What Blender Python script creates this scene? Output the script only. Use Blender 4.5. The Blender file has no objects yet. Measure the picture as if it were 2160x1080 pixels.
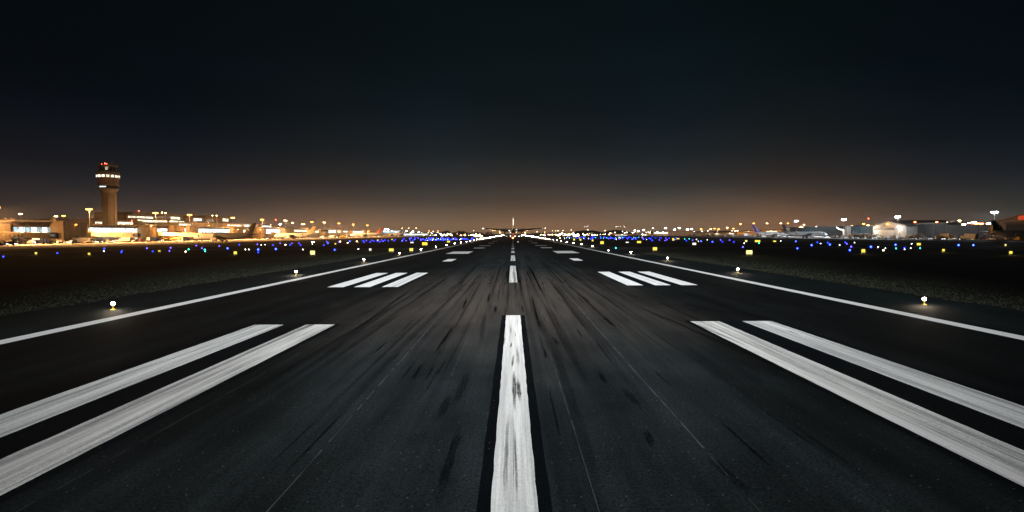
import bpy, bmesh, math, random
from mathutils import Vector, Matrix, Euler

S = bpy.context.scene
COL = S.collection
R_ = math.radians
rnd = random.Random(11)

# ---------------------------------------------------------------- camera
FP = 1200.0
CAMZ = 5.0
cam_d = bpy.data.cameras.new('camera')
cam_d.sensor_width = 36.0
cam_d.lens = 36.0 * FP / 2160.0
cam_d.clip_start = 0.1
cam_d.clip_end = 30000.0
cam = bpy.data.objects.new('camera', cam_d)
COL.objects.link(cam)
PITCH = math.atan(47.4 / FP)
ROT = (Matrix.Rotation(R_(0.095), 3, 'Z') @ Matrix.Rotation(R_(90) - PITCH, 3, 'X') @ Matrix.Rotation(R_(-0.27), 3, 'Z'))
cam.matrix_world = Matrix.Translation((0, 0, CAMZ)) @ ROT.to_4x4()
S.camera = cam

# ---------------------------------------------------------------- world: night sky with city glow low on the horizon
W = bpy.data.worlds.new('World')
S.world = W
W.use_nodes = True
nt = W.node_tree
nt.nodes.clear()
def N(t, kind, **kw):
    n = t.nodes.new(kind)
    for k, v in kw.items():
        setattr(n, k, v)
    return n
out = N(nt, 'ShaderNodeOutputWorld')
sky = N(nt, 'ShaderNodeTexSky')
sky.sky_type = 'NISHITA'
sky.sun_disc = False
sky.sun_elevation = R_(-5)
sky.sun_rotation = R_(180)
bg1 = N(nt, 'ShaderNodeBackground'); bg1.inputs['Strength'].default_value = 0.002
nt.links.new(sky.outputs[0], bg1.inputs[0])
tc = N(nt, 'ShaderNodeTexCoord')
sep = N(nt, 'ShaderNodeSeparateXYZ')
nt.links.new(tc.outputs['Generated'], sep.inputs[0])
asn = N(nt, 'ShaderNodeMath', operation='ARCSINE'); nt.links.new(sep.outputs['Z'], asn.inputs[0])
el = N(nt, 'ShaderNodeMath', operation='MULTIPLY'); el.inputs[1].default_value = 1 / R_(30); el.use_clamp = True
nt.links.new(asn.outputs[0], el.inputs[0])
ramp = N(nt, 'ShaderNodeValToRGB')
nt.links.new(el.outputs[0], ramp.inputs[0])
stops = [(0.0, (.300, .185, .110)), (.03, (.225, .142, .088)), (.07, (.122, .088, .063)), (.115, (.058, .049, .043)), (.17, (.0265, .0275, .0290)), (.26, (.0085, .0135, .0175)),
         (.40, (.0022, .0068, .0102)), (.60, (.0006, .0042, .0064)), (.8, (.0002, .0030, .0042)), (1.0, (.0002, .0024, .0032))]
cr = ramp.color_ramp
cr.interpolation = 'B_SPLINE'
while len(cr.elements) < len(stops):
    cr.elements.new(0.5)
for e, (p, c) in zip(cr.elements, stops):
    e.position = p; e.color = (*c, 1)
bg2 = N(nt, 'ShaderNodeBackground')
# uneven glow by compass direction: cool near left-of-centre and right-of-centre, darker to the sides
az = N(nt, 'ShaderNodeMath', operation='ARCTAN2'); nt.links.new(sep.outputs['X'], az.inputs[0]); nt.links.new(sep.outputs['Y'], az.inputs[1])
mr = N(nt, 'ShaderNodeMapRange'); mr.inputs[1].default_value = -R_(45); mr.inputs[2].default_value = R_(45)
nt.links.new(az.outputs[0], mr.inputs[0])
r2 = N(nt, 'ShaderNodeValToRGB'); nt.links.new(mr.outputs[0], r2.inputs[0])
st2 = [(0.0, (.36, .36, .44)), (.16, (.36, .42, .54)), (.30, (.84, .74, .70)), (.42, (.98, 1.0, .98)), (.50, (1.05, .92, .82)), (.58, (1.02, .93, .88)),
       (.66, (1.0, 1.06, 1.08)), (.78, (1.0, .80, .68)), (.90, (.42, .48, .56)), (1.0, (.22, .36, .50))]
c2 = r2.color_ramp
while len(c2.elements) < len(st2):
    c2.elements.new(0.5)
for e, (p, c) in zip(c2.elements, st2):
    e.position = p; e.color = (*c, 1)
mx = N(nt, 'ShaderNodeMix', data_type='RGBA', blend_type='MULTIPLY')
mx.inputs[0].default_value = 1.0
nt.links.new(ramp.outputs[0], mx.inputs[6]); nt.links.new(r2.outputs[0], mx.inputs[7])
nz = N(nt, 'ShaderNodeTexNoise'); nz.inputs['Scale'].default_value = 3.0; nz.inputs['Detail'].default_value = 3
mp = N(nt, 'ShaderNodeMapping'); mp.inputs['Scale'].default_value = (1, 1, 5)
nt.links.new(tc.outputs['Generated'], mp.inputs[0]); nt.links.new(mp.outputs[0], nz.inputs['Vector'])
mr2 = N(nt, 'ShaderNodeMapRange'); mr2.inputs[1].default_value = .3; mr2.inputs[2].default_value = .7; mr2.inputs[3].default_value = .86; mr2.inputs[4].default_value = 1.14
nt.links.new(nz.outputs['Fac'], mr2.inputs[0]); nt.links.new(mr2.outputs[0], bg2.inputs['Strength'])
nt.links.new(mx.outputs[2], bg2.inputs[0])
add = N(nt, 'ShaderNodeAddShader')
nt.links.new(bg1.outputs[0], add.inputs[0]); nt.links.new(bg2.outputs[0], add.inputs[1])
nt.links.new(add.outputs[0], out.inputs[0])

# ---------------------------------------------------------------- exposure and sampling
S.view_settings.view_transform = 'Standard'
S.view_settings.look = 'None'
S.view_settings.exposure = 0.0
S.view_settings.gamma = 1.0
S.render.engine = 'CYCLES'
cy = S.cycles
cy.use_denoising = True
cy.max_bounces = 4
cy.diffuse_bounces = 1
cy.glossy_bounces = 2
cy.transparent_max_bounces = 8
cy.volume_bounces = 0
cy.use_light_tree = True
cy.sample_clamp_indirect = 0.6
cy.sample_clamp_direct = 150.0

# ---------------------------------------------------------------- added spotlights, unseen, high behind the camera, that brighten the pavement ahead
def spot(name, loc, target, power, size, blend, col, rad=0.3):
    d = bpy.data.lights.new(name, 'SPOT')
    d.energy = power; d.spot_size = R_(size); d.spot_blend = blend; d.color = col; d.shadow_soft_size = rad
    o = bpy.data.objects.new(name, d); COL.objects.link(o)
    o.location = loc
    o.rotation_euler = (Vector(target) - Vector(loc)).to_track_quat('-Z', 'Y').to_euler()
    return o
WARM = (1.0, .86, .74); NEUT = (.93, .97, 1.0)
spot('runway_fill_spot', (-4, -160, 90), (-10, 94, 0), 4.7e6, 20.5, 1.0, NEUT, .5)
spot('runway_fill_spot', (4, -160, 90), (10, 94, 0), 4.7e6, 20.5, 1.0, NEUT, .5)
spot('ground_light', (0, -160, 88), (0, 12, 0), 1.3e6, 7, 1.0, NEUT, .5)  # unseen fill spot added to brighten the nearest stripe and asphalt
spot('ground_light', (0, -160, 88), (0, 42, 0), 2.4e5, 6, 1.0, (1, .52, .30), .5)  # unseen warm spot added for a reddish pool further on

# ---------------------------------------------------------------- helpers
def ray(px, py):
    return ROT @ Vector(((px - 1080) / FP, -(py - 540) / FP, -1.0))
def ground(px, py, z=0.0):
    d = ray(px, py); t = (z - CAMZ) / d.z
    return Vector((d.x * t, d.y * t, z))
def atY(px, py, Y):
    d = ray(px, py); t = Y / d.y
    return Vector((d.x * t, Y, CAMZ + d.z * t))
def atX(px, py, X):
    d = ray(px, py); t = X / d.x
    return Vector((X, d.y * t, CAMZ + d.z * t))

def tag(o, label=None, cat=None, group=None, kind=None):
    if label: o['label'] = label
    if cat: o['category'] = cat
    if group: o['group'] = group
    if kind: o['kind'] = kind
    return o
def thing(name, loc=(0, 0, 0), rz=0, label=None, cat=None, group=None):
    o = bpy.data.objects.new(name, None); o.empty_display_size = .2
    COL.objects.link(o)
    o.location = loc; o.rotation_euler = (0, 0, rz)
    return tag(o, label, cat, group)
def copy_tree(o, parent=None):
    c = o.copy(); COL.objects.link(c)
    if parent: c.parent = parent
    for ch in o.children: copy_tree(ch, c)
    return c

class MB:
    def __init__(s): s.v = []; s.f = []; s.m = []; s.mats = []
    def mi(s, m):
        if m not in s.mats: s.mats.append(m)
        return s.mats.index(m)
    def add(s, vs, fs, m):
        b = len(s.v); s.v += [tuple(v) for v in vs]; k = s.mi(m)
        for f in fs: s.f.append([b + i for i in f]); s.m.append(k)
        return s
    def box(s, x0, x1, y0, y1, z0, z1, m):
        v = [(x, y, z) for x in (x0, x1) for y in (y0, y1) for z in (z0, z1)]
        return s.add(v, [(0, 1, 3, 2), (4, 6, 7, 5), (0, 4, 5, 1), (2, 3, 7, 6), (0, 2, 6, 4), (1, 5, 7, 3)], m)
    def quad(s, a, b, c, d, m): return s.add([a, b, c, d], [(0, 1, 2, 3)], m)
    def tube(s, p0, p1, r0, r1, m, n=10):
        p0 = Vector(p0); p1 = Vector(p1); d = (p1 - p0).normalized()
        u = d.orthogonal().normalized(); w = d.cross(u)
        vs = []
        for p, r in ((p0, r0), (p1, r1)):
            for i in range(n):
                a = 2 * math.pi * i / n
                vs.append(p + u * (r * math.cos(a)) + w * (r * math.sin(a)))
        fs = [(i, (i + 1) % n, n + (i + 1) % n, n + i) for i in range(n)]
        fs += [tuple(range(n))[::-1], tuple(range(n, 2 * n))]
        return s.add(vs, fs, m)
    def rings(s, rs, m, cap=True):
        n = len(rs[0]); vs = [p for r in rs for p in r]; fs = []
        for k in range(len(rs) - 1):
            for i in range(n):
                j = (i + 1) % n
                fs.append((k * n + i, k * n + j, (k + 1) * n + j, (k + 1) * n + i))
        if cap:
            fs.append(tuple(range(n))[::-1]); fs.append(tuple(range((len(rs) - 1) * n, len(rs) * n)))
        return s.add(vs, fs, m)
    def lathe(s, prof, m, n=16, c=(0, 0, 0), cap=True, rot=0.0):
        rs = [[(c[0] + r * math.cos(2 * math.pi * i / n + rot), c[1] + r * math.sin(2 * math.pi * i / n + rot), c[2] + z) for i in range(n)] for r, z in prof]
        return s.rings(rs, m, cap)
    def ball(s, c, r, m, n=10, k=6, sz=1.0):
        return s.lathe([(max(1e-4, r * math.sin(math.pi * i / k)), -r * sz * math.cos(math.pi * i / k)) for i in range(k + 1)], m, n, c, False)
    def prism(s, poly, axis, a, b, m):
        # poly in the two other axes, extruded along axis from a to b
        def P(p, t):
            return {'x': (t, p[0], p[1]), 'y': (p[0], t, p[1]), 'z': (p[0], p[1], t)}[axis]
        n = len(poly)
        vs = [P(p, a) for p in poly] + [P(p, b) for p in poly]
        fs = [(i, (i + 1) % n, n + (i + 1) % n, n + i) for i in range(n)] + [tuple(range(n))[::-1], tuple(range(n, 2 * n))]
        return s.add(vs, fs, m)
    def build(s, name, parent=None, smooth=False, rec=True):
        me = bpy.data.meshes.new(name); me.from_pydata(s.v, [], s.f)
        for m in s.mats: me.materials.append(m)
        me.polygons.foreach_set('material_index', s.m)
        if rec:
            bm = bmesh.new(); bm.from_mesh(me); bmesh.ops.recalc_face_normals(bm, faces=bm.faces[:]); bm.to_mesh(me); bm.free()
        if smooth:
            me.polygons.foreach_set('use_smooth', [True] * len(me.polygons))
            me.set_sharp_from_angle(angle=R_(40))
        me.update()
        o = bpy.data.objects.new(name, me); COL.objects.link(o)
        if parent: o.parent = parent
        return o

def newmat(name):
    m = bpy.data.materials.new(name); m.use_nodes = True
    return m, m.node_tree, m.node_tree.nodes['Principled BSDF']
def pm(name, col, rough=.6, metal=0.0, var=.25, scale=1.2, spec=.5, stretch=(1, 1, 1)):
    m, t, b = newmat(name)
    tc = N(t, 'ShaderNodeTexCoord'); mp = N(t, 'ShaderNodeMapping'); mp.inputs['Scale'].default_value = stretch
    t.links.new(tc.outputs['Object'], mp.inputs[0])
    nz = N(t, 'ShaderNodeTexNoise'); nz.inputs['Scale'].default_value = scale; nz.inputs['Detail'].default_value = 6
    t.links.new(mp.outputs[0], nz.inputs['Vector'])
    mr = N(t, 'ShaderNodeMapRange'); mr.inputs[1].default_value = .3; mr.inputs[2].default_value = .7
    mr.inputs[3].default_value = 1 - var; mr.inputs[4].default_value = 1 + var * .5
    t.links.new(nz.outputs['Fac'], mr.inputs[0])
    mx = N(t, 'ShaderNodeMix', data_type='RGBA', blend_type='MULTIPLY'); mx.inputs[0].default_value = 1
    mx.inputs[6].default_value = (*col, 1); t.links.new(mr.outputs[0], mx.inputs[7])
    t.links.new(mx.outputs[2], b.inputs['Base Color'])
    b.inputs['Roughness'].default_value = rough; b.inputs['Metallic'].default_value = metal
    b.inputs['Specular IOR Level'].default_value = spec
    return m
def em(name, col, strength, sample='NONE'):
    m = bpy.data.materials.new(name); m.use_nodes = True; t = m.node_tree; t.nodes.clear()
    o = N(t, 'ShaderNodeOutputMaterial'); e = N(t, 'ShaderNodeEmission')
    e.inputs[0].default_value = (*col, 1); e.inputs[1].default_value = strength
    t.links.new(e.outputs[0], o.inputs[0])
    m.cycles.emission_sampling = sample
    return m
def emwin(name, col, strength, scale=.35):
    """lit room behind glass: brightness differs from room to room, with darker furniture shapes"""
    m = bpy.data.materials.new(name); m.use_nodes = True; t = m.node_tree; t.nodes.clear()
    o = N(t, 'ShaderNodeOutputMaterial'); e = N(t, 'ShaderNodeEmission')
    g = N(t, 'ShaderNodeBsdfGlossy'); g.inputs['Roughness'].default_value = .1; g.inputs[0].default_value = (.1, .1, .1, 1)
    ad = N(t, 'ShaderNodeAddShader')
    tc = N(t, 'ShaderNodeTexCoord'); nz = N(t, 'ShaderNodeTexNoise'); nz.inputs['Scale'].default_value = scale; nz.inputs['Detail'].default_value = 5; nz.inputs['Roughness'].default_value = .7
    geo = N(t, 'ShaderNodeNewGeometry')
    t.links.new(geo.outputs['Position'], nz.inputs['Vector'])
    mr = N(t, 'ShaderNodeMapRange'); mr.inputs[1].default_value = .38; mr.inputs[2].default_value = .62; mr.inputs[3].default_value = strength * .25; mr.inputs[4].default_value = strength * 1.3
    t.links.new(nz.outputs['Fac'], mr.inputs[0]); t.links.new(mr.outputs[0], e.inputs[1])
    e.inputs[0].default_value = (*col, 1)
    t.links.new(e.outputs[0], ad.inputs[0]); t.links.new(g.outputs[0], ad.inputs[1]); t.links.new(ad.outputs[0], o.inputs[0])
    m.cycles.emission_sampling = 'NONE'
    return m

# ---------------------------------------------------------------- ground materials
def asphalt_mat(name, base, streak=1.0, light_pool=False):
    m, t, b = newmat(name); L = t.links.new
    tc = N(t, 'ShaderNodeTexCoord')
    def noise(scale, st, det=5, rough=.6):
        mp = N(t, 'ShaderNodeMapping'); mp.inputs['Scale'].default_value = st; L(tc.outputs['Object'], mp.inputs[0])
        n = N(t, 'ShaderNodeTexNoise'); n.inputs['Scale'].default_value = scale; n.inputs['Detail'].default_value = det; n.inputs['Roughness'].default_value = rough
        L(mp.outputs[0], n.inputs['Vector']); return n.outputs['Fac']
    def rng(v, a, b_, c, d):
        r = N(t, 'ShaderNodeMapRange'); r.inputs[1].default_value = a; r.inputs[2].default_value = b_; r.inputs[3].default_value = c; r.inputs[4].default_value = d
        L(v, r.inputs[0]); return r.outputs[0]
    def mul(a, b_):
        x = N(t, 'ShaderNodeMath', operation='MULTIPLY'); L(a, x.inputs[0]); L(b_, x.inputs[1]); return x.outputs[0]
    st = rng(noise(1.0, (.8, .03, 1), 4, .5), .32, .68, 1 - .45 * streak, 1 + .4 * streak)      # long rubber streaks
    st2 = rng(noise(2.0, (1.5, .08, 1), 3, .6), .35, .65, 1 - .14 * streak, 1 + .12 * streak)
    pt = rng(noise(.25, (1, .6, 1), 5, .6), .35, .65, .65, 1.3)         # broad patches
    gr = rng(noise(16, (1, .8, 1), 4, .85), .38, .64, .4, 1.8)             # aggregate
    k = mul(mul(st, st2), mul(pt, gr))
    if light_pool:      # light pool put into the colour: middle paler than the sides, wandering boundary
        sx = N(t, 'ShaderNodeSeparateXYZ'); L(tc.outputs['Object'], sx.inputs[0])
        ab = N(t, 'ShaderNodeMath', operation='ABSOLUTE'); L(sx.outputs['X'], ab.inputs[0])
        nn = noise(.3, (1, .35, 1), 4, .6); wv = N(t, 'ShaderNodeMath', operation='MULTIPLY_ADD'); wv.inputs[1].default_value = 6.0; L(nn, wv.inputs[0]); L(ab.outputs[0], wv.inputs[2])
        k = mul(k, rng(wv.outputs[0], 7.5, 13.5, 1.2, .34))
    # pale stones that catch the light
    vo = N(t, 'ShaderNodeTexVoronoi'); vo.inputs['Scale'].default_value = 7; L(tc.outputs['Object'], vo.inputs['Vector'])
    sp = rng(vo.outputs['Distance'], .10, .17, 1, 0)
    wn = N(t, 'ShaderNodeSeparateColor'); L(vo.outputs['Color'], wn.inputs[0])
    ch = N(t, 'ShaderNodeMath', operation='GREATER_THAN'); ch.inputs[1].default_value = .80; L(wn.outputs[0], ch.inputs[0])
    sp = mul(sp, ch.outputs[0])
    mx = N(t, 'ShaderNodeMix', data_type='RGBA', blend_type='MULTIPLY'); mx.inputs[0].default_value = 1; mx.inputs[6].default_value = (*base, 1); L(k, mx.inputs[7])
    m2 = N(t, 'ShaderNodeMix', data_type='RGBA'); L(sp, m2.inputs[0]); L(mx.outputs[2], m2.inputs[6]); m2.inputs[7].default_value = (.07, .07, .066, 1)
    fin = m2.outputs[2]
    if light_pool:      # warm light put into the colour: paler brown patch across the middle, over a stretch of the length
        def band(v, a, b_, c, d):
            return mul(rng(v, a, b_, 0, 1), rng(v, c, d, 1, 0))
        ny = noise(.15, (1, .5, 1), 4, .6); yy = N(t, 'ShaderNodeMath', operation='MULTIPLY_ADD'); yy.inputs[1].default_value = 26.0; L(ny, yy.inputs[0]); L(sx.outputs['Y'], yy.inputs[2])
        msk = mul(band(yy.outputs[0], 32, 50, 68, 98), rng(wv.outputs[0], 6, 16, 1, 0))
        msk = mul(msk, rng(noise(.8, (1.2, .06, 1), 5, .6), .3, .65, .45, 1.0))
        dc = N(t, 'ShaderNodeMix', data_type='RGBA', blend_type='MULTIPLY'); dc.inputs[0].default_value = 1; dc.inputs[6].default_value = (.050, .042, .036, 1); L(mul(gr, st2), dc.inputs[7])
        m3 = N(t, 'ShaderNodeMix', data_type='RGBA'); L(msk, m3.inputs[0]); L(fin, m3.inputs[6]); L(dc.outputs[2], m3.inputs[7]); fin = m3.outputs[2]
    L(fin, b.inputs['Base Color'])
    b.inputs['Roughness'].default_value = .85; b.inputs['Specular IOR Level'].default_value = .03
    bp = N(t, 'ShaderNodeBump'); bp.inputs['Strength'].default_value = .5; bp.inputs['Distance'].default_value = .012
    L(noise(45, (1, 1, 1), 3, .8), bp.inputs['Height']); L(bp.outputs[0], b.inputs['Normal'])
    return m
def paint_mat(name, base, wear, lo=.35):
    m, t, b = newmat(name); L = t.links.new
    tc = N(t, 'ShaderNodeTexCoord')
    def noise(scale, st, det=5, rough=.6):
        mp = N(t, 'ShaderNodeMapping'); mp.inputs['Scale'].default_value = st; L(tc.outputs['Object'], mp.inputs[0])
        n = N(t, 'ShaderNodeTexNoise'); n.inputs['Scale'].default_value = scale; n.inputs['Detail'].default_value = det; n.inputs['Roughness'].default_value = rough
        L(mp.outputs[0], n.inputs['Vector']); return n.outputs['Fac']
    def rng(v, a, b_, c, d):
        r = N(t, 'ShaderNodeMapRange'); r.inputs[1].default_value = a; r.inputs[2].default_value = b_; r.inputs[3].default_value = c; r.inputs[4].default_value = d
        L(v, r.inputs[0]); return r.outputs[0]
    def mul(a, b_):
        x = N(t, 'ShaderNodeMath', operation='MULTIPLY'); L(a, x.inputs[0]); L(b_, x.inputs[1]); return x.outputs[0]
    s1 = rng(noise(2.2, (1.6, .035, 1), 5, .65), .38, .60, 1 - wear, 1.0)
    s2 = rng(noise(6, (2.2, .03, 1), 3, .6), .40, .56, 1 - wear * .3, 1.0)
    s3 = rng(noise(14, (1, .7, 1), 5, .8), .38, .58, 1 - wear * .45, 1.0)
    s4 = rng(noise(55, (1, 1, 1), 2, .8), .38, .55, 1 - wear * .5, 1.0)
    k = mul(mul(s1, s2), mul(s3, s4))
    big = rng(noise(.5, (2.4, .10, 1), 4, .6), .50, .66, 0, .8)
    kk = N(t, 'ShaderNodeMix', data_type='FLOAT'); L(big, kk.inputs[0]); L(k, kk.inputs[2]); kk.inputs[3].default_value = 1 - wear * .25; k = kk.outputs[0]
    gv = rng(noise(7, (2.2, .008, 1), 2, .5), .485, .50, 1, 0); gv2 = rng(noise(7, (2.2, .008, 1), 2, .5), .50, .515, 0, 1)
    ga = N(t, 'ShaderNodeMath', operation='ADD'); ga.use_clamp = True; L(gv, ga.inputs[0]); L(gv2, ga.inputs[1])
    k = mul(k, rng(ga.outputs[0], 0, 1, 1 - wear * .5, 1))
    mx = N(t, 'ShaderNodeMix', data_type='RGBA'); L(k, mx.inputs[0]); mx.inputs[6].default_value = (.035, .037, .04, 1); mx.inputs[7].default_value = (*base, 1)
    L(mx.outputs[2], b.inputs['Base Color']); b.inputs['Roughness'].default_value = .7; b.inputs['Specular IOR Level'].default_value = .25
    return m
def grass_mat(name, base):
    m, t, b = newmat(name); L = t.links.new
    tc = N(t, 'ShaderNodeTexCoord')
    n1 = N(t, 'ShaderNodeTexNoise'); n1.inputs['Scale'].default_value = .05; n1.inputs['Detail'].default_value = 8; L(tc.outputs['Object'], n1.inputs['Vector'])
    n2 = N(t, 'ShaderNodeTexNoise'); n2.inputs['Scale'].default_value = 6; n2.inputs['Detail'].default_value = 6; n2.inputs['Roughness'].default_value = .8; L(tc.outputs['Object'], n2.inputs['Vector'])
    a = N(t, 'ShaderNodeMath', operation='MULTIPLY'); L(n1.outputs['Fac'], a.inputs[0]); L(n2.outputs['Fac'], a.inputs[1])
    r = N(t, 'ShaderNodeMapRange'); r.inputs[1].default_value = .15; r.inputs[2].default_value = .36; r.inputs[3].default_value = .4; r.inputs[4].default_value = 1.5; L(a.outputs[0], r.inputs[0])
    mx = N(t, 'ShaderNodeMix', data_type='RGBA', blend_type='MULTIPLY'); mx.inputs[0].default_value = 1; mx.inputs[6].default_value = (*base, 1); L(r.outputs[0], mx.inputs[7])
    L(mx.outputs[2], b.inputs['Base Color']); b.inputs['Roughness'].default_value = .95; b.inputs['Specular IOR Level'].default_value = .05
    return m

M = {}
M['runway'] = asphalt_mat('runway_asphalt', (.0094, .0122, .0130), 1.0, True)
M['shoulder'] = asphalt_mat('shoulder_asphalt', (.005, .0085, .0095), .35)
M['taxiway'] = asphalt_mat('taxiway_asphalt', (.05, .05, .05), .2)
M['black_border'] = asphalt_mat('black_border_paint', (.002, .003, .004), .3)
M['grass'] = grass_mat('field_grass', (.013, .016, .009))
M['blade'] = pm('grass_blade', (.020, .021, .010), .9, var=.5, scale=3)
M['apron'] = pm('apron_concrete', (.34, .32, .29), .8, var=.3, scale=.06, stretch=(1, .25, 1), spec=.3)
M['paint_c'] = paint_mat('centre_line_paint', (.80, .79, .76), .40)
M['paint_w'] = paint_mat('worn_zone_paint', (.80, .78, .74), .68)
M['paint_w2'] = paint_mat('less_worn_zone_paint', (.80, .80, .77), .58)
M['paint_f'] = paint_mat('zone_bar_paint', (.80, .80, .79), .12)
M['paint_e'] = paint_mat('edge_line_paint', (.80, .80, .79), .12)
M['crack'] = paint_mat('pale_joint_sealant', (.05, .047, .043), .85)
# ---------------------------------------------------------------- setting: ground, runway, taxiways, aprons
def sheet(name, x0, x1, y0, y1, z, mat, kind='structure'):
    b = MB(); b.quad((x0, y0, z), (x1, y0, z), (x1, y1, z), (x0, y1, z), mat)
    return tag(b.build(name, rec=False), kind=kind)
sheet('ground', -4500, 4500, -200, 6500, -.012, M['grass'])
SH = 32.0
sheet('runway_shoulder', -SH, SH, -60, 2300, 0.0, M['shoulder'])
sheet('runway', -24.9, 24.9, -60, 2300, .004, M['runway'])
sheet('apron_west', -420, -188, 150, 2200, -.004, M['apron'])
sheet('apron_east', 226, 520, 150, 2200, -.004, M['apron'])
sheet('taxiway_west', -150, -126, -100, 2200, 0.0, M['taxiway'])
sheet('taxiway_east', 128, 152, -100, 2200, 0.0, M['taxiway'])
sheet('taxiway_link_west', -187.9, -32.1, 182, 205, .0, M['taxiway']).location.z = .004
sheet('taxiway_link_east', 32.1, 225.9, 176, 200, .0, M['taxiway']).location.z = .004
sheet('taxiway_lane_west', -176, -160, 206, 2200, .0, M['taxiway'])
sheet('taxiway_lane_east', 186, 206, 201, 2200, .0, M['taxiway'])

mk = MB()
def rect(b, x0, x1, y0, y1, z, m):
    # a few cross cuts with a slightly ragged edge, so the paint edge is not ruler-straight
    n = max(2, int((y1 - y0) / .6)) if y0 < 45 else 2
    n = min(n, 90)
    vs = []; fs = []
    for i in range(n + 1):
        y = y0 + (y1 - y0) * i / n; j = .012 if 0 < i < n else 0
        vs += [(x0 + rnd.uniform(-j, j), y, z), (x1 + rnd.uniform(-j, j), y, z)]
    for i in range(n): fs.append((2 * i, 2 * i + 1, 2 * i + 3, 2 * i + 2))
    b.add(vs, fs, m)
def marking(name, recs, mat, z):
    b = MB()
    for r in recs: rect(b, *r, z, mat)
    return tag(b.build(name, rec=False), kind='structure')
dash = [(-14, 34.6), (57.9, 87.7), (104, 130), (145, 163.5), (181, 199), (217, 232), (252, 268)]
y = 288
while y < 1500: dash.append((y, y + 18)); y += 36
marking('centre_line', [(-.43, .43, a, b) for a, b in dash], M['paint_c'], .012)
marking('centre_line_border', [(-.69, .69, a, b + .0) for a, b in dash[:3]], M['black_border'], .008)
tz_near = [(-11.45, -9.9, 31.6), (-14.3, -12.7, 31.2)]
marking('touchdown_zone_marking', [(-11.48, -9.88, -2, 31.35), (9.95, 11.6, -2, 31.9)], M['paint_w'], .012)
marking('touchdown_zone_marking', [(-14.35, -12.72, -2, 31.35), (12.9, 14.55, -2, 31.9)], M['paint_w2'], .012)
marking('touchdown_zone_border', [(-14.7, -9.6, -2, 31.6), (9.7, 14.85, -2, 32.15)], M['black_border'], .008)
bars = []
for a, b in ((10.9, 12.42), (13.55, 15.05), (16.05, 17.6)):
    bars += [(-b, -a, 53.6, 73), (a, b, 54.1, 73.3)]
bars += [(-12.85, -11.15, 103, 112.5), (11.15, 12.85, 103.5, 113)]
bars += [(-16.8, -11.2, 142, 160), (11.2, 16.8, 143, 161)]
for s in (-1, 1):
    for a, b, c, d in ((9.8, 13.6, 194, 203), (9.3, 14, 232, 240), (10, 13, 290, 312), (10, 13, 360, 382)):
        bars.append((a, b, c, d) if s > 0 else (-b, -a, c, d))
marking('runway_zone_bar', bars, M['paint_f'], .012)
marking('zone_bar_border', [(-17.9, -10.6, 53.3, 73.4), (10.6, 17.9, 53.8, 73.7)], M['black_border'], .008)
marking('edge_line', [(-24.6, -23.6, -60, 2300), (23.35, 24.3, -60, 2300)], M['paint_e'], .010)
# pale joints between the paving lanes
jb = MB()
for X, w, y0, y1, jit in ((-4.45, .05, 8, 95, .05), (4.4, .06, 8, 60, .05), (1.53, .025, 8, 24, .05), (0.02, .035, 34.8, 57.6, .03), (-9.0, .02, 8, 60, .03), (8.9, .02, 30, 80, .03), (-2.2, .02, 20, 60, .03)):
    n = int((y1 - y0) / .5); x = X; vs = []; fs = []
    for i in range(n + 1):
        x = X + (x - X) * .97 + rnd.uniform(-jit, jit) * .10; ww = w * .7 * rnd.uniform(.1, 1.3)
        vs += [(x - ww / 2, y0 + i * .5, .0085), (x + ww / 2, y0 + i * .5, .0085)]
    for i in range(n):
        if rnd.random() < .86: fs.append((2 * i, 2 * i + 1, 2 * i + 3, 2 * i + 2))
    jb.add(vs, fs, M['crack'])
tag(jb.build('paving_joint', rec=False), kind='structure')

# tyre rubber: long soft-edged sheets of dark deposit
def rubber_mat():
    m, t, b = newmat('tyre_rubber'); L = t.links.new
    b.inputs['Base Color'].default_value = (.0015, .002, .003, 1); b.inputs['Roughness'].default_value = .7
    b.inputs['Specular IOR Level'].default_value = .05
    at = N(t, 'ShaderNodeAttribute', attribute_name='fade')
    tc = N(t, 'ShaderNodeTexCoord'); mp = N(t, 'ShaderNodeMapping'); mp.inputs['Scale'].default_value = (7, .35, 1); L(tc.outputs['Object'], mp.inputs[0])
    n = N(t, 'ShaderNodeTexNoise'); n.inputs['Scale'].default_value = 3; n.inputs['Detail'].default_value = 6; n.inputs['Roughness'].default_value = .75; L(mp.outputs[0], n.inputs['Vector'])
    n2 = N(t, 'ShaderNodeTexNoise'); n2.inputs['Scale'].default_value = 30; n2.inputs['Detail'].default_value = 3; L(tc.outputs['Object'], n2.inputs['Vector'])
    a = N(t, 'ShaderNodeMath', operation='ADD'); L(n.outputs['Fac'], a.inputs[0]); L(n2.outputs['Fac'], a.inputs[1])
    r = N(t, 'ShaderNodeMapRange'); r.inputs[1].default_value = .80; r.inputs[2].default_value = 1.12; r.inputs[3].default_value = .30; r.inputs[4].default_value = 1.1; L(a.outputs[0], r.inputs[0])
    x = N(t, 'ShaderNodeMath', operation='MULTIPLY'); x.use_clamp = True; L(r.outputs[0], x.inputs[0]); L(at.outputs['Fac'], x.inputs[1])
    L(x.outputs[0], b.inputs['Alpha'])
    return m
M['rubber'] = rubber_mat()
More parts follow.
